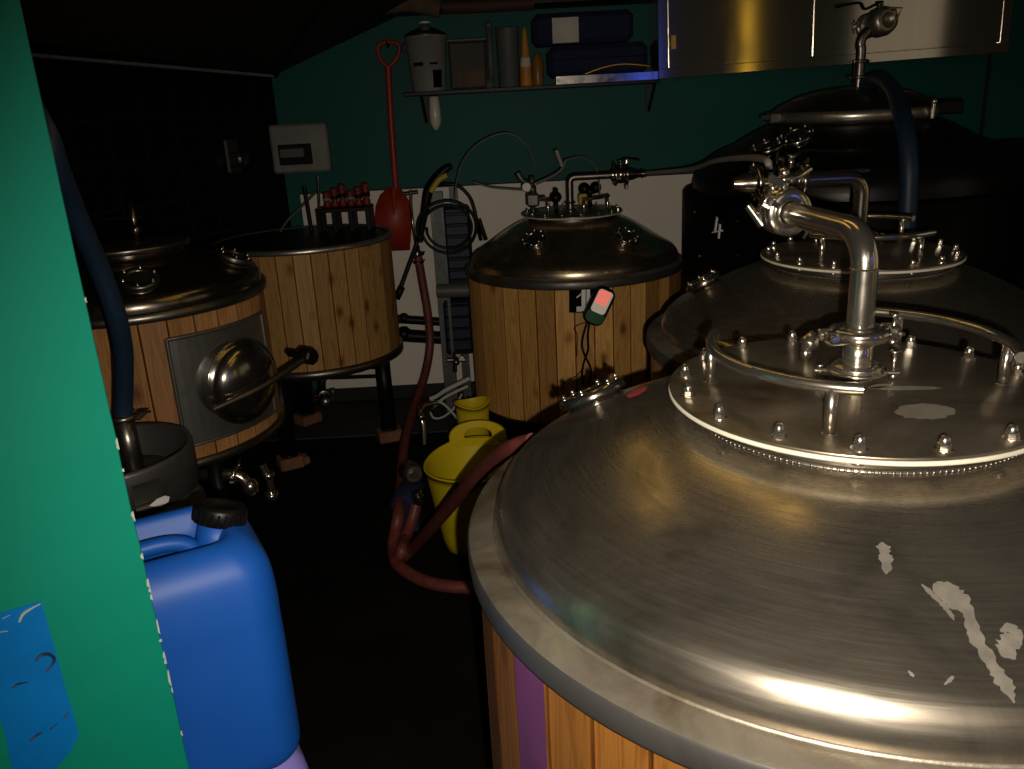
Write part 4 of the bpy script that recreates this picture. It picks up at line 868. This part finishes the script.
# black coiled cable
b=MB(); b.tube([P(431,186,5.18),P(445,184,5.15),P(458,186,5.15),P(469,196,5.15),P(474,208,5.15),P(477,222,5.15),P(481,240,5.2)],.011,8)
b.build('black_cable',m_black,loc=P(445,184,5.15),label='black cable arching from washer gun over to tank 1',cat='cable')
b=MB(); pts_=[]
for k in range(0,40):
    a=R_(200-k*19); cx0,cy0=452,228
    pts_.append(P(cx0-4+ (31-.25*k)*math.cos(a),cy0+ (34-.3*k)*-math.sin(a)*.85,5.09+.0010*k))
b.tube(pts_,.009,8,sub=3); b.build('coiled_cable',m_black,loc=P(452,228,5.14),label='loops of black cable hung on the channel posts',cat='cable')
b=MB(); b.tube([P(479,219,5.3),P(486,240,5.3)],.014,10,False); b.build('probe_pair',m_black,loc=P(481,222,5.3),label='short black rod leaning just left of the dome of tank 1',cat='rod')
# valve taps beneath lower unit
b=MB(); q=P(455,362,5.0); b.tube([P(455,352,5.0),P(455,372,5.0)],.014,10,False); b.tube([P(447,360,5.0),P(465,360,5.0)],.012,10,False); b.sphere(P(456,362,4.99),.024,12); b.cyl(.016,-.012,.03,6,align((0,-1,.2),P(462,358,5.0))); b.build('tap_cluster',m_mirror,loc=q,label='steel tap fittings under the lower blue unit',cat='tap')
# pale cables
for k,(pl,r,l) in enumerate((([(470,378),(458,384),(446,390),(437,396),(430,399)],.014,'thick pale cable sloping up to the right, topmost'),([(430,401),(440,402),(448,408),(456,417),(462,425)],.008,'thin white cable falling from the fittings towards the bucket'),([(462,394),(454,408),(443,417),(434,418),(430,412)],.007,'thin pale cable looping below the thick one'),([(468,386),(455,392),(444,398),(432,408)],.010,'middle pale cable between the thick one and the loop'))):
    hang('cable',pl,[4.9+.01*k]*len(pl),r,m_cable,l,'cable','pale cables behind the yellow bucket')
b=MB(); b.sphere(P(430,405,4.88),.03,12); b.tube([P(424,406,4.88),P(438,402,4.88)],.016,10,False); b.build('steel_coupling',m_darksteel,loc=P(430,405,4.88),label='dull steel coupling where pale cables meet',cat='fitting')
# thin clear hose arc above tank 1
hang('clear_hose',[(455,200),(456,185),(462,163),(475,146),(495,135),(512,134),(526,145),(535,165)],4.75,.0045,m_clear,'thin clear hose arching over from posts to the gauge on tank 1','hose')
hang('clear_hose',[(565,160),(580,157),(592,162),(598,175),(600,195)],4.78,.0045,m_clear,'short thin clear hose curling behind the outlet pipe of tank 1','hose')
hang('steel_line',[(474,182),(490,187),(510,189),(526,190)],4.75,.0055,m_grey,'thin grey line running to the gauge body on tank 1','hose')
# ---------------------------------------------------------------- buckets
def bucket(c,r0,r1,h,label,rot=0,loops=2):
    root=thing('flexible_bucket',(c[0],c[1],c[2]),label,'bucket'); Tm=T(*c); n=64
    prof=[(0,.008),(r0*.9,.008),(r0-.004,.012)]; outer=[(0,0),(r0*.92,0),(r0,.01)]
    b=MB(); m=10
    out=[];inn=[]
    for k in range(m+1):
        t=k/m; r=r0+(r1-r0)*t; out.append((r,.01+(h-.01)*t)); inn.append((r-.005,.012+(h-.012)*t))
    # rim dips between the two handles (flexible tub)
    pr=outer+out[1:]+[(r1+.006,h-.008),(r1+.006,h+.002),(r1-.003,h+.003)]+inn[::-1]+[(0,.012)]
    base=len(b.v); b.lathe(pr,n)
    for v in b.v:
        a=math.atan2(v.y,v.x); f=(v.z/h)**2; v.z-=.020*f*math.sin(a-rot)**2; s=1+.05*f*math.cos(2*(a-rot)); v.x*=s; v.y*=s
    b.v=[Tm@v for v in b.v]; bd=b.build('tub',m_yellow,root)
    for s in (0,math.pi+.55)[:loops]:
        a=rot+s; 
        # loop handle: wide flat strap rising above the rim with a slot
        b=MB(); w=.115; R=r1*1.0
        inner=[];outr=[]
        N=16
        for i in range(N+1):
            t=math.pi*i/N; x=-math.cos(t); 
            xo=x*w*1.0; zo=(math.sin(t)**.6)*.095
            xi=x*w*.60; zi=.016+(math.sin(t)**.7)*.048
            outr.append((xo,zo)); inner.append((xi,zi))
        def pos(x,z,d):
            aa=a+x/R; rr=R+d+z*.15; return Vector((c[0]+rr*math.cos(aa),c[1]+rr*math.sin(aa),c[2]+h-.012+z))
        vs=[];fs=[]
        for d in(-.005,.006):
            for (x,z) in outr: vs.append(pos(x*1.25,z,d))
            for (x,z) in inner: vs.append(pos(x,z,d))
        K=N+1
        for i in range(N):
            fs+=[(i,i+1,K+i+1,K+i),(2*K+i+1,2*K+i,3*K+i,3*K+i+1),(i+1,i,2*K+i,2*K+i+1),(K+i,K+i+1,3*K+i+1,3*K+i)]
        # bottom bar closing the slot
        b.add(vs,fs,None,False)
        vs=[pos(x,z,d) for d in(-.005,.006) for x,z in ((-w*1.25,-.012),(w*1.25,-.012),(w*.62,.016),(-w*.62,.016))]
        b.add(vs,[(0,1,2,3),(7,6,5,4),(2,6,7,3),(0,4,5,1)],None,False)
        b.build('handle',m_yellow,root)
    return root
bucket((-.185,3.54,0),.17,.245,.43,'yellow flexible bucket standing on floor in front of tank 1',R_(88))
bucket((-.225,4.36,.0),.075,.09,.42,'narrow yellow tub further back, wedged between bucket and tank 1',R_(20),0)
# ================================================================= SHELF AND ITS THINGS
zs_=P(405,96,5.4).z; xs0=P(404,96,5.38).x; xs1=P(660,82,5.38).x
shf=thing('wall_shelf',((xs0+xs1)/2,5.55,zs_),'black wall shelf across back wall, holding tubs and blue cases','shelf')
b=MB(); b.box(((xs0+xs1)/2,5.53,zs_+.008),(xs1-xs0,.32,.022),None,.003); b.build('board',m_black,shf)
for x in (xs0+.10,xs1-.02):
    b=MB(); b.box((x,5.68,zs_-.09),(.03,.02,.17)); b.tube([(x,5.66,zs_-.16),(x,5.44,zs_-.01)],.010,8,False); b.build('bracket',m_black if x<0 else m_crate,shf)
zt_=zs_+.019
def X(px,Y=5.45): return P(px,70,Y).x
def ZZ(px,py,Y=5.45): return P(px,py,Y).z
# tin pail
x=X(428); pail=thing('paint_pail',(x,5.47,zt_),'pale tapered pail with wire handle and black patch, left end of shelf','pail')
hp=ZZ(428,36)-zt_; b=MB(); b.lathe([(0,0),(.098,0),(.102,.006),(.125,hp-.01),(.131,hp-.008),(.131,hp),(.122,hp)],40,T(x,5.47,zt_)); bd=b.build('body',m_whitep,pail)
b=MB(); b.lathe([(.126,hp),(.126,hp+.012),(.10,hp+.025),(.04,hp+.05),(.02,hp+.055),(.02,hp+.07),(0,hp+.072)],32,T(x,5.47,zt_)); b.build('lid',m_darksteel,pail)
b=MB(); b.lathe([(.0,0),(.034,0),(.036,.008),(0,.016)],20,T(x,5.47,zt_+hp+.072)); b.build('lid_knob',m_wht,pail)
b=MB(); b.tube([(x-.132,5.47,zt_+hp-.03),(x-.14,5.40,zt_+hp-.07),(x-.10,5.36,zt_+hp-.11)],.004,6); b.build('wire_handle',m_steel,pail)
def patch(c,R0,R1,H0,z0,z1,a0,a1,name,m,parent):
    b=MB(); n=8; vs=[];fs=[]
    for i in range(n+1):
        a=R_(a0+(a1-a0)*i/n)
        for z in(z0,z1):
            r=R0+(R1-R0)*z/H0+.0015; vs.append((c[0]+r*math.cos(a),c[1]+r*math.sin(a),c[2]+z))
    for i in range(n): fs.append((2*i,2*i+2,2*i+3,2*i+1))
    b.add(vs,fs); return b.build(name,m,parent)
patch((x,5.47,zt_),.102,.125,hp,.02,.12,-72,-40,'black_patch',m_label,bd); patch((x,5.47,zt_),.102,.125,hp,.145,.165,-135,-100,'dark_stripe',m_label,bd); patch((x,5.47,zt_),.102,.125,hp,.15,.162,-80,-55,'dark_stripe',m_label,bd)
# clear storage tub with lid
x0,x1=X(450),X(487); hh_=ZZ(465,42)-zt_
tb=thing('storage_box',((x0+x1)/2,5.5,zt_),'translucent plastic box between the pail and grey jug on the shelf','box')
m_fr=simple('frosted_plastic',(.045,.037,.028),.65)
b=MB(); b.box(((x0+x1)/2,5.5,zt_+hh_/2),(x1-x0,.20,hh_),None,.012); b.build('body',m_fr,tb)
b=MB(); b.box(((x0+x1)/2,5.5,zt_+hh_+.008),(x1-x0+.015,.215,.016),None,.005); b.build('lid',m_grey,tb)
b=MB(); b.box(((x0+x1)/2+.01,5.396,zt_+hh_*.22),((x1-x0)*.7,.003,hh_*.3)); b.build('contents_label',m_hop,tb)
x=X(491); b=MB(); b.cyl(.018,0,ZZ(491,25)-zt_,16,T(x,5.45,zt_)); b.sphere((x,5.45,ZZ(491,25)),.024,12); b.build('measuring_tube',m_grey,loc=(x,5.45,zt_),label='tall narrow grey tube with round cap beside the translucent box',cat='tube')
x=X(489,5.36); b=MB(); b.cyl(.028,0,.035,16,T(x,5.40,zt_),b=.006); b.lathe([(.026,.034),(.020,.05),(0,.056)],16,T(x,5.40,zt_)); b.build('glass_jar',m_clear,loc=(x,5.40,zt_),label='tiny clear glass jar at shelf edge in front of the tube',cat='jar')
x=X(509); hj=ZZ(509,27)-zt_; jg=thing('measuring_jug',(x,5.5,zt_),'dull grey cylindrical jug left of the orange cone','jug')
b=MB(); b.lathe([(0,0),(.062,0),(.066,.006),(.070,hj-.01),(.074,hj),(.068,hj),(.062,.01),(0,.008)],32,T(x,5.5,zt_)); b.build('body',m_grey,jg)
b=MB(); b.tube([(x-.068,5.47,zt_+hj*.85),(x-.10,5.45,zt_+hj*.8),(x-.10,5.45,zt_+hj*.4),(x-.066,5.47,zt_+hj*.3)],.008,8); b.build('handle',m_grey,jg)
x=X(526,5.4); hc=ZZ(526,26,5.4)-zt_; cn=thing('squeeze_bottle',(x,5.42,zt_),'tall orange cone-shaped nozzle bottle on the shelf','bottle')
b=MB(); b.lathe([(0,0),(.036,0),(.038,.008),(.034,hc*.35),(.022,hc*.65),(.012,hc*.95),(0,hc)],24,T(x,5.42,zt_)); b.build('body',m_orange,cn)
b=MB(); b.lathe([(.0345,hc*.33),(.030,hc*.48)],20,T(x,5.42,zt_),R_(200),R_(330)); b.build('bottle_label',m_paper,cn)
x=X(538); hc=ZZ(538,52)-zt_; b=MB(); b.lathe([(0,0),(.034,0),(.036,.006),(.036,hc*.75),(.02,hc*.9),(.016,hc),(0,hc)],20,T(x,5.5,zt_)); b.build('amber_bottle',m_amber,loc=(x,5.5,zt_),label='short dull amber bottle just right of the orange cone bottle',cat='bottle')
# two blue cases stacked
x0,x1=X(542,5.42),X(648,5.42); zA=ZZ(590,44,5.42)
lo=thing('blue_case',((x0+x1)/2+.02,5.52,zt_),'dark blue fabric case, the lower of two stacked on the shelf','case')
b=MB(); b.box(((x0+x1)/2+.02,5.54,(zt_+zA)/2+.02),(x1-x0-.04,.26,zA-zt_-.04),None,.03); b.build('body',m_navy,lo)
b=MB(); b.tube([((x0+.04),5.40,(zt_+zA)/2+.03),((x1),5.40,(zt_+zA)/2+.03)],.004,6,False); b.build('zip',m_black,lo)
x0,x1=X(534,5.42),X(634,5.42); zB=ZZ(590,10,5.42)
hi=thing('blue_case',((x0+x1)/2,5.52,zA),'dark blue fabric case with white paper label, the upper of two stacked','case')
b=MB(); b.box(((x0+x1)/2,5.54,(zA+zB)/2),(x1-x0,.26,zB-zA-.012),None,.03); b.build('body',m_navy,hi)
q0,q1=P(552,18,5.40),P(579,42,5.40); b=MB(); b.box(((q0.x+q1.x)/2,5.405,(q0.z+q1.z)/2),(q1.x-q0.x,.004,q0.z-q1.z)); b.build('paper_label',m_paper,hi)
# steel tray in front
x0,x1=X(556,5.39),X(657,5.39)
brushed_tray=steel('tray_steel',(.5,.48,.45),.10,.2,1,(.4,.38,.35),14,st=.3)
tr=thing('steel_tray',((x0+x1)/2,5.42,zt_),'long low polished steel tray along the right end of shelf','tray')
b=MB(); zz=zt_+.045
b.box(((x0+x1)/2,5.365,zt_+.022),(x1-x0,.004,.044)); b.box(((x0+x1)/2,5.395,zt_+.002),(x1-x0,.06,.004)); b.box((x0,5.395,zt_+.022),(.004,.06,.044)); b.box((x1,5.395,zt_+.022),(.004,.06,.044)); b.build('pan',brushed_tray,tr)
b=MB(); b.tube([P(585,74,5.40),P(605,67,5.40),P(625,64,5.40),P(650,66,5.40)],.009,8); b.build('coiled_wire',m_brass,loc=P(620,66,5.4),label='thin brown curved rod lying in the steel tray before the lower case',cat='rod').location
# clear bulb beneath shelf
bb_=P(434,100,5.42); lb=thing('light_bulb',tuple(bb_),'clear bottle-shaped bulb hanging under the left end of shelf','bulb')
b=MB(); b.lathe([(.0,.05),(.03,.048),(.032,.0),(.036,-.05),(.036,-.09),(.028,-.12),(.012,-.145),(0,-.15)],20,T(bb_.x,5.42,zs_-.06)); b.build('glass_body',simple('frosted_glass',(.62,.57,.48),.12,.0,.1,20,0,.9),lb)
b=MB(); b.cyl(.02,.045,.06,14,T(bb_.x,5.42,zs_-.06)); b.build('cap',m_black,lb)
# upper shelf with dark roll of hose and small glints
zu=P(545,8,5.45).z
b=MB(); b.box(((xs0+xs1)/2,5.53,zu+.03),(xs1-xs0+.2,.32,.025),None,.003); b.build('upper_shelf',m_black,loc=((xs0+xs1)/2,5.53,zu),label='upper black shelf cut by the top edge of the photo',cat='shelf')
b=MB(); b.tube([P(378,6,5.4),P(410,3,5.35),P(440,9,5.35)],.05,16); b.build('rolled_sacking',m_hop,loc=P(400,4,5.38),label='dull brown rolled bundle at top left end of shelves',cat='bundle')
b=MB(); b.tube([P(443,7,5.3),P(480,6,5.3),P(534,3,5.3)],.038,16); b.build('dark_roll',simple('maroon_roll',(.05,.022,.016),.7),loc=P(480,6,5.3),label='dark reddish roll at the top edge above the grey jug',cat='bundle')
for k,px in enumerate((533,546,558,573,587)):
    q=P(px,5+(k%2),5.36); b=MB(); b.lathe([(0,-.035),(.012,-.035),(.014,-.01),(.014,.02),(.007,.03),(.007,.04),(0,.04)],12,T(q.x,5.36,zu+.045+.035)); b.build('small_bottle',m_steel,loc=(q.x,5.36,zu+.045),label='tiny shiny steel piece on the upper shelf, %s'%['leftmost','second from the left','middle one','second from the right','rightmost'][k],cat='bottle',group='small shiny pieces on the upper shelf')
# ================================================================= WALL CABINET
q0=P(659,79,5.36); q1=P(1009,52,5.36); tilt=math.atan2(q1.z-q0.z,q1.x-q0.x)
Wc=(q1-q0).length; Mk=T(q0)@Matrix.Rotation(-tilt,4,'Y')
cb=thing('wall_cabinet',tuple(q0),'stainless steel wall cabinet with sliding doors, top right','cabinet')
def cf(x,y,z): return Mk@Vector((x,y,z))
def brushed(name,col,rough,an):
    m,nt,b=NM(name); v=coord(nt,(1,1,.02)); n=noise(nt,v,60,3)
    nt.links.new(ramp(nt,n,[(.3,tuple(c_*.93 for c_ in col)),(.7,col)]),b.inputs['Base Color']); b.inputs['Metallic'].default_value=.86; b.inputs['Roughness'].default_value=rough; b.inputs['Anisotropic'].default_value=an
    cx_=nt.nodes.new('ShaderNodeCombineXYZ'); cx_.inputs[2].default_value=1; nt.links.new(cx_.outputs[0],b.inputs['Tangent']); return m
m_cab=brushed('cabinet_steel',(.56,.51,.44),.15,.94)
b=MB(); b.box((Wc/2,.18,.36),(Wc,.30,.72),Mk,.004); b.build('carcass',m_cab,cb)
fw=.055
b=MB(); b.box((Wc/2,.02,fw*.5),(Wc,.03,fw),Mk,.003); b.box((fw*.5,.02,.36),(fw,.03,.72-.11),Mk,.003); b.box((Wc-fw*.5,.02,.36),(fw,.03,.72-.11),Mk,.003); b.box((Wc/2,.02,.72-fw*.5),(Wc,.03,fw),Mk,.003); b.build('face_frame',m_cab,cb)
xm_=(P(812,40,5.36)-q0).length
b=MB(); b.box(((fw+xm_)/2+.01,.026,.36),(xm_-fw,.012,.60),Mk); dd1=b.build('door',m_cab,cb)
b=MB(); b.box(((xm_+Wc-fw)/2,.0165,.355),(Wc-fw-xm_,.012,.59),Mk); dd2=b.build('door',m_cab,cb)
b=MB(); b.cyl(.008,.16,.24,12,Mk@T(fw+.015,.008,0)); b.box((fw+.035,.016,.20),(.035,.004,.075),Mk); b.build('hinge',m_brass,cb)
# ---------------------------------------------------------------- near left: keg, jerrycans, blue hose
ck=(-1.12,2.17); zk=1.10
def keg(x,y,z0,h,label):
    root=thing('beer_keg',(x,y,z0),label,'keg','dull steel kegs stacked at left'); Tm=T(x,y,z0); r=.215
    b=MB(); b.lathe([(0,.05),(r*.8,.045),(r-.012,.09),(r-.004,h*.28),(r+.006,h*.30),(r+.006,h*.33),(r-.004,h*.35),(r-.004,h*.62),(r+.006,h*.64),(r+.006,h*.67),(r-.004,h*.69),(r-.012,h-.13),(r*.75,h-.085),(.06,h-.075),(0,h-.075)],64,Tm); b.build('barrel',m_keg,root)
    for z0_,z1_,nm_ in ((0,.09,'foot_ring'),(h-.13,h,'top_chime')):
        b=MB(); prf=[(r-.012,z0_),(r,z0_+.004),(r,z1_-.012),(r-.002,z1_-.002),(r-.010,z1_),(r-.018,z1_-.006),(r-.016,z0_)]
        if nm_=='top_chime':
            # two hand slots cut through the ring
            for a0,a1 in ((R_(-35),R_(125)),(R_(155),R_(305))): b.lathe(prf,40,Tm,a0,a1)
            zt1_=z1_-.035; zb1=z0_+.03
            for a0,a1 in ((R_(125),R_(155)),(R_(305),R_(325))):
                b.lathe([(r,zt1_),(r,z1_-.012),(r-.002,z1_-.002),(r-.010,z1_),(r-.018,z1_-.006),(r-.017,zt1_),(r,zt1_)],8,Tm,a0,a1); b.lathe([(r-.016,z0_),(r,z0_),(r,zb1),(r-.016,zb1)],8,Tm,a0,a1)
        else: b.lathe(prf,56,Tm)
        b.build(nm_,m_keg,root)
    b=MB(); b.lathe([(.0,h-.05),(.022,h-.05),(.03,h-.055),(.03,h-.08)],20,Tm); b.build('spear_neck',m_darksteel,root)
    return root
kg=keg(ck[0],ck[1],.55,.55,'dull steel keg at left behind the blue jerrycan, topmost of its stack')
keg(ck[0],ck[1],0,.545,'lower steel keg on the floor under the topmost keg at left')
q=[P(151,507,2.0),P(160,499,2.0),P(168,497,2.0),P(170,500,2.0),P(160,507,2.0)]
def kp(px,py): 
    return onstave(Vector((ck[0],ck[1],0)),.2175,px,py)
b=MB(); qq=[kp(*t) for t in ((149,506),(157,499),(164,496),(169,497),(168,502),(160,507))]; b.add(qq,[tuple(range(6))],None,False); b.add([v+Vector((.001,.002,0)) for v in qq],[tuple(range(5,-1,-1))],None,False); b.build('keg_sticker',m_wht,kg)
b=MB(); b.tube([P(-60,60,2.0),P(10,85,1.85),P(44,130,1.78),P(58,170,1.8),P(78,220,1.88),P(100,270,1.95),P(116,315,2.0),P(123,350,2.05),P(124,385,2.1),P(123,418,2.12)],.024,14); hs=b.build('hose_body',m_bluehose,None,loc=P(123,415,2.12),label='thick dark blue hose dropping beside the green door to the keg top',cat='hose'); hs.name='blue_hose'
q=P(123,417,2.12); b=MB(); b.cyl(.028,-(q.z-1.035),.02,18,T(q.x,q.y,q.z-.01)); clamp(b,T(q.x,q.y,q.z),.03,.016); b.build('hose_coupling',m_darksteel,hs)
# blue jerrycan: lofted rounded-rectangle body with sunken top, handle and cap
def superring(cx_,cy_,z,hx,hy,r,rot,n=8,dz=None):
    o=[]
    for qx,qy,a in ((1,1,0),(-1,1,90),(-1,-1,180),(1,-1,270)):
        for i in range(n):
            t=R_(a+90*i/(n-1)); x=qx*(hx-r)+r*math.cos(t); y=qy*(hy-r)+r*math.sin(t)
            zz=z+(dz(x,y) if dz else 0)
            o.append(Vector((cx_+x*math.cos(rot)-y*math.sin(rot),cy_+x*math.sin(rot)+y*math.cos(rot),zz)))
    return o
def jerrycan(cx_,cy_,z0,hx,hy,h,rot,m,label,name='jerrycan'):
    root=thing(name,(cx_,cy_,z0),label,'jerrycan'); b=MB(); rings=[]
    def dz(x,y): return 0
    lev=[(0,.93,.06),(.012,.985,.06),(.03,1,.06)]
    def ring(z,s,rr,f=None): return superring(cx_,cy_,z0+z,hx*s,hy*s,rr,rot,8,f)
    rings+= [ring(0,.92,.05),ring(.010,.98,.055),ring(.03,1,.06)]
    for z in (.08,.16,.24,h*.66,h*.70): rings.append(ring(z,1.0 if z!=h*.66 else .992,.062))
    # shoulders: front and back humps higher than the handle valley
    def valley(amp):
        def f(x,y): 
            u=min(1,abs(x)/hx); w=max(0,1-(u/.62)**4)
            return -amp*w*(1 if y<hy*2 else 0)
        return f
    for t in (.2,.4,.6,.8,1.0):
        a=t*math.pi/2; k=.085
        rings.append(superring(cx_,cy_,z0+h-k+k*math.sin(a),hx-k*.75*(1-math.cos(a)),hy-k*.75*(1-math.cos(a)),max(.062-k*.3*(1-math.cos(a)),.02),rot,8))
    n=len(rings[0]); vs=[v for r in rings for v in r]; fs=[]
    for k in range(len(rings)-1):
        for i in range(n): fs.append((k*n+i,k*n+(i+1)%n,(k+1)*n+(i+1)%n,(k+1)*n+i))
    # sunken top: concentric rings inward, with groove along the local x direction
    top=rings[-1]; last=(len(rings)-1)*n; cen=Vector((cx_,cy_,z0+h))
    prev=last
    for s in (.9,.78,.64,.45,.2):
        base=len(vs)
        for v in top:
            p=cen+(v-cen)*s; lx=(p.x-cx_)*math.cos(rot)+(p.y-cy_)*math.sin(rot); ly=-(p.x-cx_)*math.sin(rot)+(p.y-cy_)*math.cos(rot)
            g=math.exp(-(lx/(hx*.56))**4)*min(1,(1-s)*5.5)
            vs.append(Vector((p.x,p.y,z0+h+.004-.060*g)))
        for i in range(n): fs.append((prev+i,prev+(i+1)%n,base+(i+1)%n,base+i))
        prev=base
    vs.append(Vector((cx_,cy_,z0+h+.004-.060))); fs+=[(prev+i,prev+(i+1)%n,len(vs)-1) for i in range(n)]
    b.add(vs,fs,None,True); body=b.build('body',m,root)
    sb=body.modifiers.new('s','SUBSURF'); sb.levels=1; sb.render_levels=2
    L=lambda x,y,z: Vector((cx_+x*math.cos(rot)-y*math.sin(rot),cy_+x*math.sin(rot)+y*math.cos(rot),z0+z))
    return root,body,L
jrot=R_(-62)
jc,jb,L=jerrycan(-.622,1.250,.868,.142,.185,.432,jrot,m_blue,'large blue plastic jerrycan with black screw cap, in front of the steel keg')
# moulded handle bridging the valley, filler neck and cap
b=MB(); b.tube([L(0,-.10,.368),L(0,-.085,.405),L(0,-.03,.412),L(0,.03,.412),L(0,.065,.398),L(0,.075,.365)],.018,14,sx=.8); b.build('moulded_handle',m_blue,jc)
cp=L(-.005,.118,.417); ca=(L(-.01,.16,.5)-L(0,.125,.40)).normalized(); ca=Vector((ca.x*.9,ca.y*.9,.9)).normalized()
b=MB(); b.cyl(.034,-.05,.012,24,align(ca,cp)); b.build('filler_neck',m_blue,jc)
b=MB(); M=align(ca,cp+ca*.006); b.lathe([(.036,0),(.043,.002),(.043,.028),(.039,.033),(.029,.033),(.027,.029),(0,.029)],36,M)
for k in range(24):
    a=k*2*math.pi/24; b.box((.0432*math.cos(a),.0432*math.sin(a),.014),(.003,.003,.022),M)
b.build('screw_cap',m_black,jc)
lv,lvb,L2=jerrycan(-.620,1.270,.432,.145,.185,.425,jrot,m_lav,'lavender plastic container directly under the blue jerrycan, just peeking out at bottom')
b=MB(); b.box((-.605,1.275,.21),(.44,.40,.02),None,.004); b.box((-.605,1.275,.425),(.46,.42,.012),None,.004)
for sx_ in(-1,1):
    for sy_ in(-1,1): b.box((-.605+sx_*.20,1.275+sy_*.18,.21),(.03,.03,.42),None,.003)
b.build('low_stand',m_black,loc=(-.605,1.275,0),label='low black stand carrying the stacked plastic containers at lower left',cat='stand')
# small glint fitting on the black tiled wall
p=hitplane(232,156,A,nl); 
sw=thing('wall_light',tuple(p),'small dull metal lamp fitting on the black tiled wall','lamp')
b=MB(); b.box((0,0,.0),(.12,.03,.20),T(p)@Matrix.Rotation(math.atan2(dl.y,dl.x),4,'Z'),.01); b.build('bracket_plate',simple('dark_fitting',(.03,.03,.03),.5),sw)
p2=p+nl*.05; b=MB(); b.cyl(.045,-.05,.05,20,align(dl,p2-Vector((0,0,.02))),b=.01); b.build('lamp_body',m_darksteel,sw)
# control box on the kettle side hidden wall: small white tag on rim
# ---------------------------------------------------------------- unseen glowing sources, placed by their reflections in the steel
m_amb=simple('amber_tube_glass',(.8,.5,.1),.4,0,.02,3,0,.5,0,0,1.45,(1.0,.62,.14),1.5)
m_amb2=simple('amber_pillar_glass',(.8,.5,.1),.4,0,.02,3,0,.5,0,0,1.45,(1.0,.60,.06),2.6)
m_bl=simple('blue_screen_glass',(.1,.15,.8),.4,0,.02,3,0,.5,0,0,1.45,(.08,.14,1.0),1.6)
def tubelamp(name,p0,p1,r,m,label,stem=None,floor=False):
    p0,p1=Vector(p0),Vector(p1); root=thing(name,tuple((p0+p1)/2 if not floor else (p0.x,p0.y,0)),label,'lamp'); b=MB(); d=(p1-p0).normalized(); b.tube([p0,p1],r,20,False); b.build('lamp_tube',m,root)
    for q,e in ((p0,-1),(p1,1)): b=MB(); b.tube([q,q+d*.03*e],r*1.2,16,False); b.build('end_cap',m_black,root)
    if stem:
        for q in (p0-d*.015,p1+d*.015): b=MB(); b.tube([q,Vector((q.x,q.y,cz(q.x)))],.006,8,False); b.build('suspension_rod',m_black,root)
    if floor:
        b=MB(); b.cyl(.025,0,p0.z-.03,14,T(p0.x,p0.y,0)); b.cyl(.18,0,.03,24,T(p0.x,p0.y,0)); b.build('stand',m_black,root)
tubelamp('added_tube_lamp',(-.20,1.75,2.50),(-.13,3.0,2.50),.05,m_amb,'dim amber tube lamp added unseen under the ceiling for the dome reflections, the left of two',True)  # both tubes are added to give the yellow patches on the front dome
tubelamp('added_tube_lamp',(.42,1.35,2.50),(.20,2.35,2.50),.05,m_amb,'dim amber tube lamp added unseen under the ceiling for the dome reflections, the right of two',True)
tubelamp('added_column_lamp',(3.10,-.3,1.3),(3.10,-.3,2.95),.055,m_amb2,'upright dim amber column lamp added unseen behind the viewer for the cabinet stripe',None,True)  # added emitter, shaped to mirror as a yellow stripe in the cabinet
bs=thing('blue_screen',(1.9,-.45,0),'upright blue lit screen on a stand behind the viewer','screen')
b=MB(); b.box((1.9,-.45,2.15),(.34,.02,.55)); b.build('screen',m_bl,bs)
b=MB(); b.box((1.9,-.47,2.15),(.38,.03,.59),None,.005); b.cyl(.025,0,1.9,14,T(1.9,-.49,0)); b.cyl(.2,0,.03,24,T(1.9,-.49,0)); b.build('stand',m_black,bs)
def light(name,typ,loc,energy,col,size=.1,rot=None,**k):
    l=bpy.data.lights.new(name,typ); l.energy=energy; l.color=col
    if typ=='AREA': l.size=size
    else: l.shadow_soft_size=size
    for a,v in k.items(): setattr(l,a,v)
    o=bpy.data.objects.new(name,l); C.objects.link(o); o.location=loc
    if rot is not None: o.rotation_euler=rot
    return o
# camera basis
c,s=math.cos(ROL),math.sin(ROL)
def cam_dir(u,v,w):
    # u right, v up (camera frame), w forward -> world
    uu,vv=c*u-s*v,s*u+c*v
    return Vector((uu,w*math.cos(PIT)+vv*math.sin(PIT),-w*math.sin(PIT)+vv*math.cos(PIT)))
rx,ry,rz=cam_dir(1,0,0),cam_dir(0,1,0),-cam_dir(0,0,1)
Rm=Matrix((rx,ry,rz)).transposed()
cd=bpy.data.cameras.new('camera'); cd.sensor_width=36; cd.lens=36*F/1024; cd.clip_start=.02
co=bpy.data.objects.new('camera',cd); C.objects.link(co); co.matrix_world=T(CAM)@Rm.to_4x4(); sc.camera=co
# the phone's flash, a few centimetres right of and below the lens
fl=light('phone_flash','SPOT',(0,0,0),165,(1.0,.90,.76),.006,spot_size=R_(98),spot_blend=1.0)
fp=CAM+cam_dir(.032,-.036,.0); fl.matrix_world=align(-ray(600,455),fp)
# faint fill added behind the viewer so the steel has something to reflect
light('rear_fill_light','AREA',(.6,-1.6,2.75),4,(1.0,.80,.58),1.2,(R_(35),0,0))
light('cabinet_fill_light','AREA',(4.15,1.4,2.2),4.0,(1.0,.84,.62),2.0,(R_(90),0,R_(90)))  # unseen area light added to brighten the right cabinet door
W=bpy.data.worlds.new('world'); sc.world=W; W.use_nodes=True; W.node_tree.nodes['Background'].inputs[0].default_value=(.9,.85,.8,1); W.node_tree.nodes['Background'].inputs[1].default_value=.002
sc.view_settings.view_transform='Standard'; sc.view_settings.look='None'; sc.view_settings.gamma=1; sc.view_settings.use_curve_mapping=False; sc.view_settings.exposure=-0.22
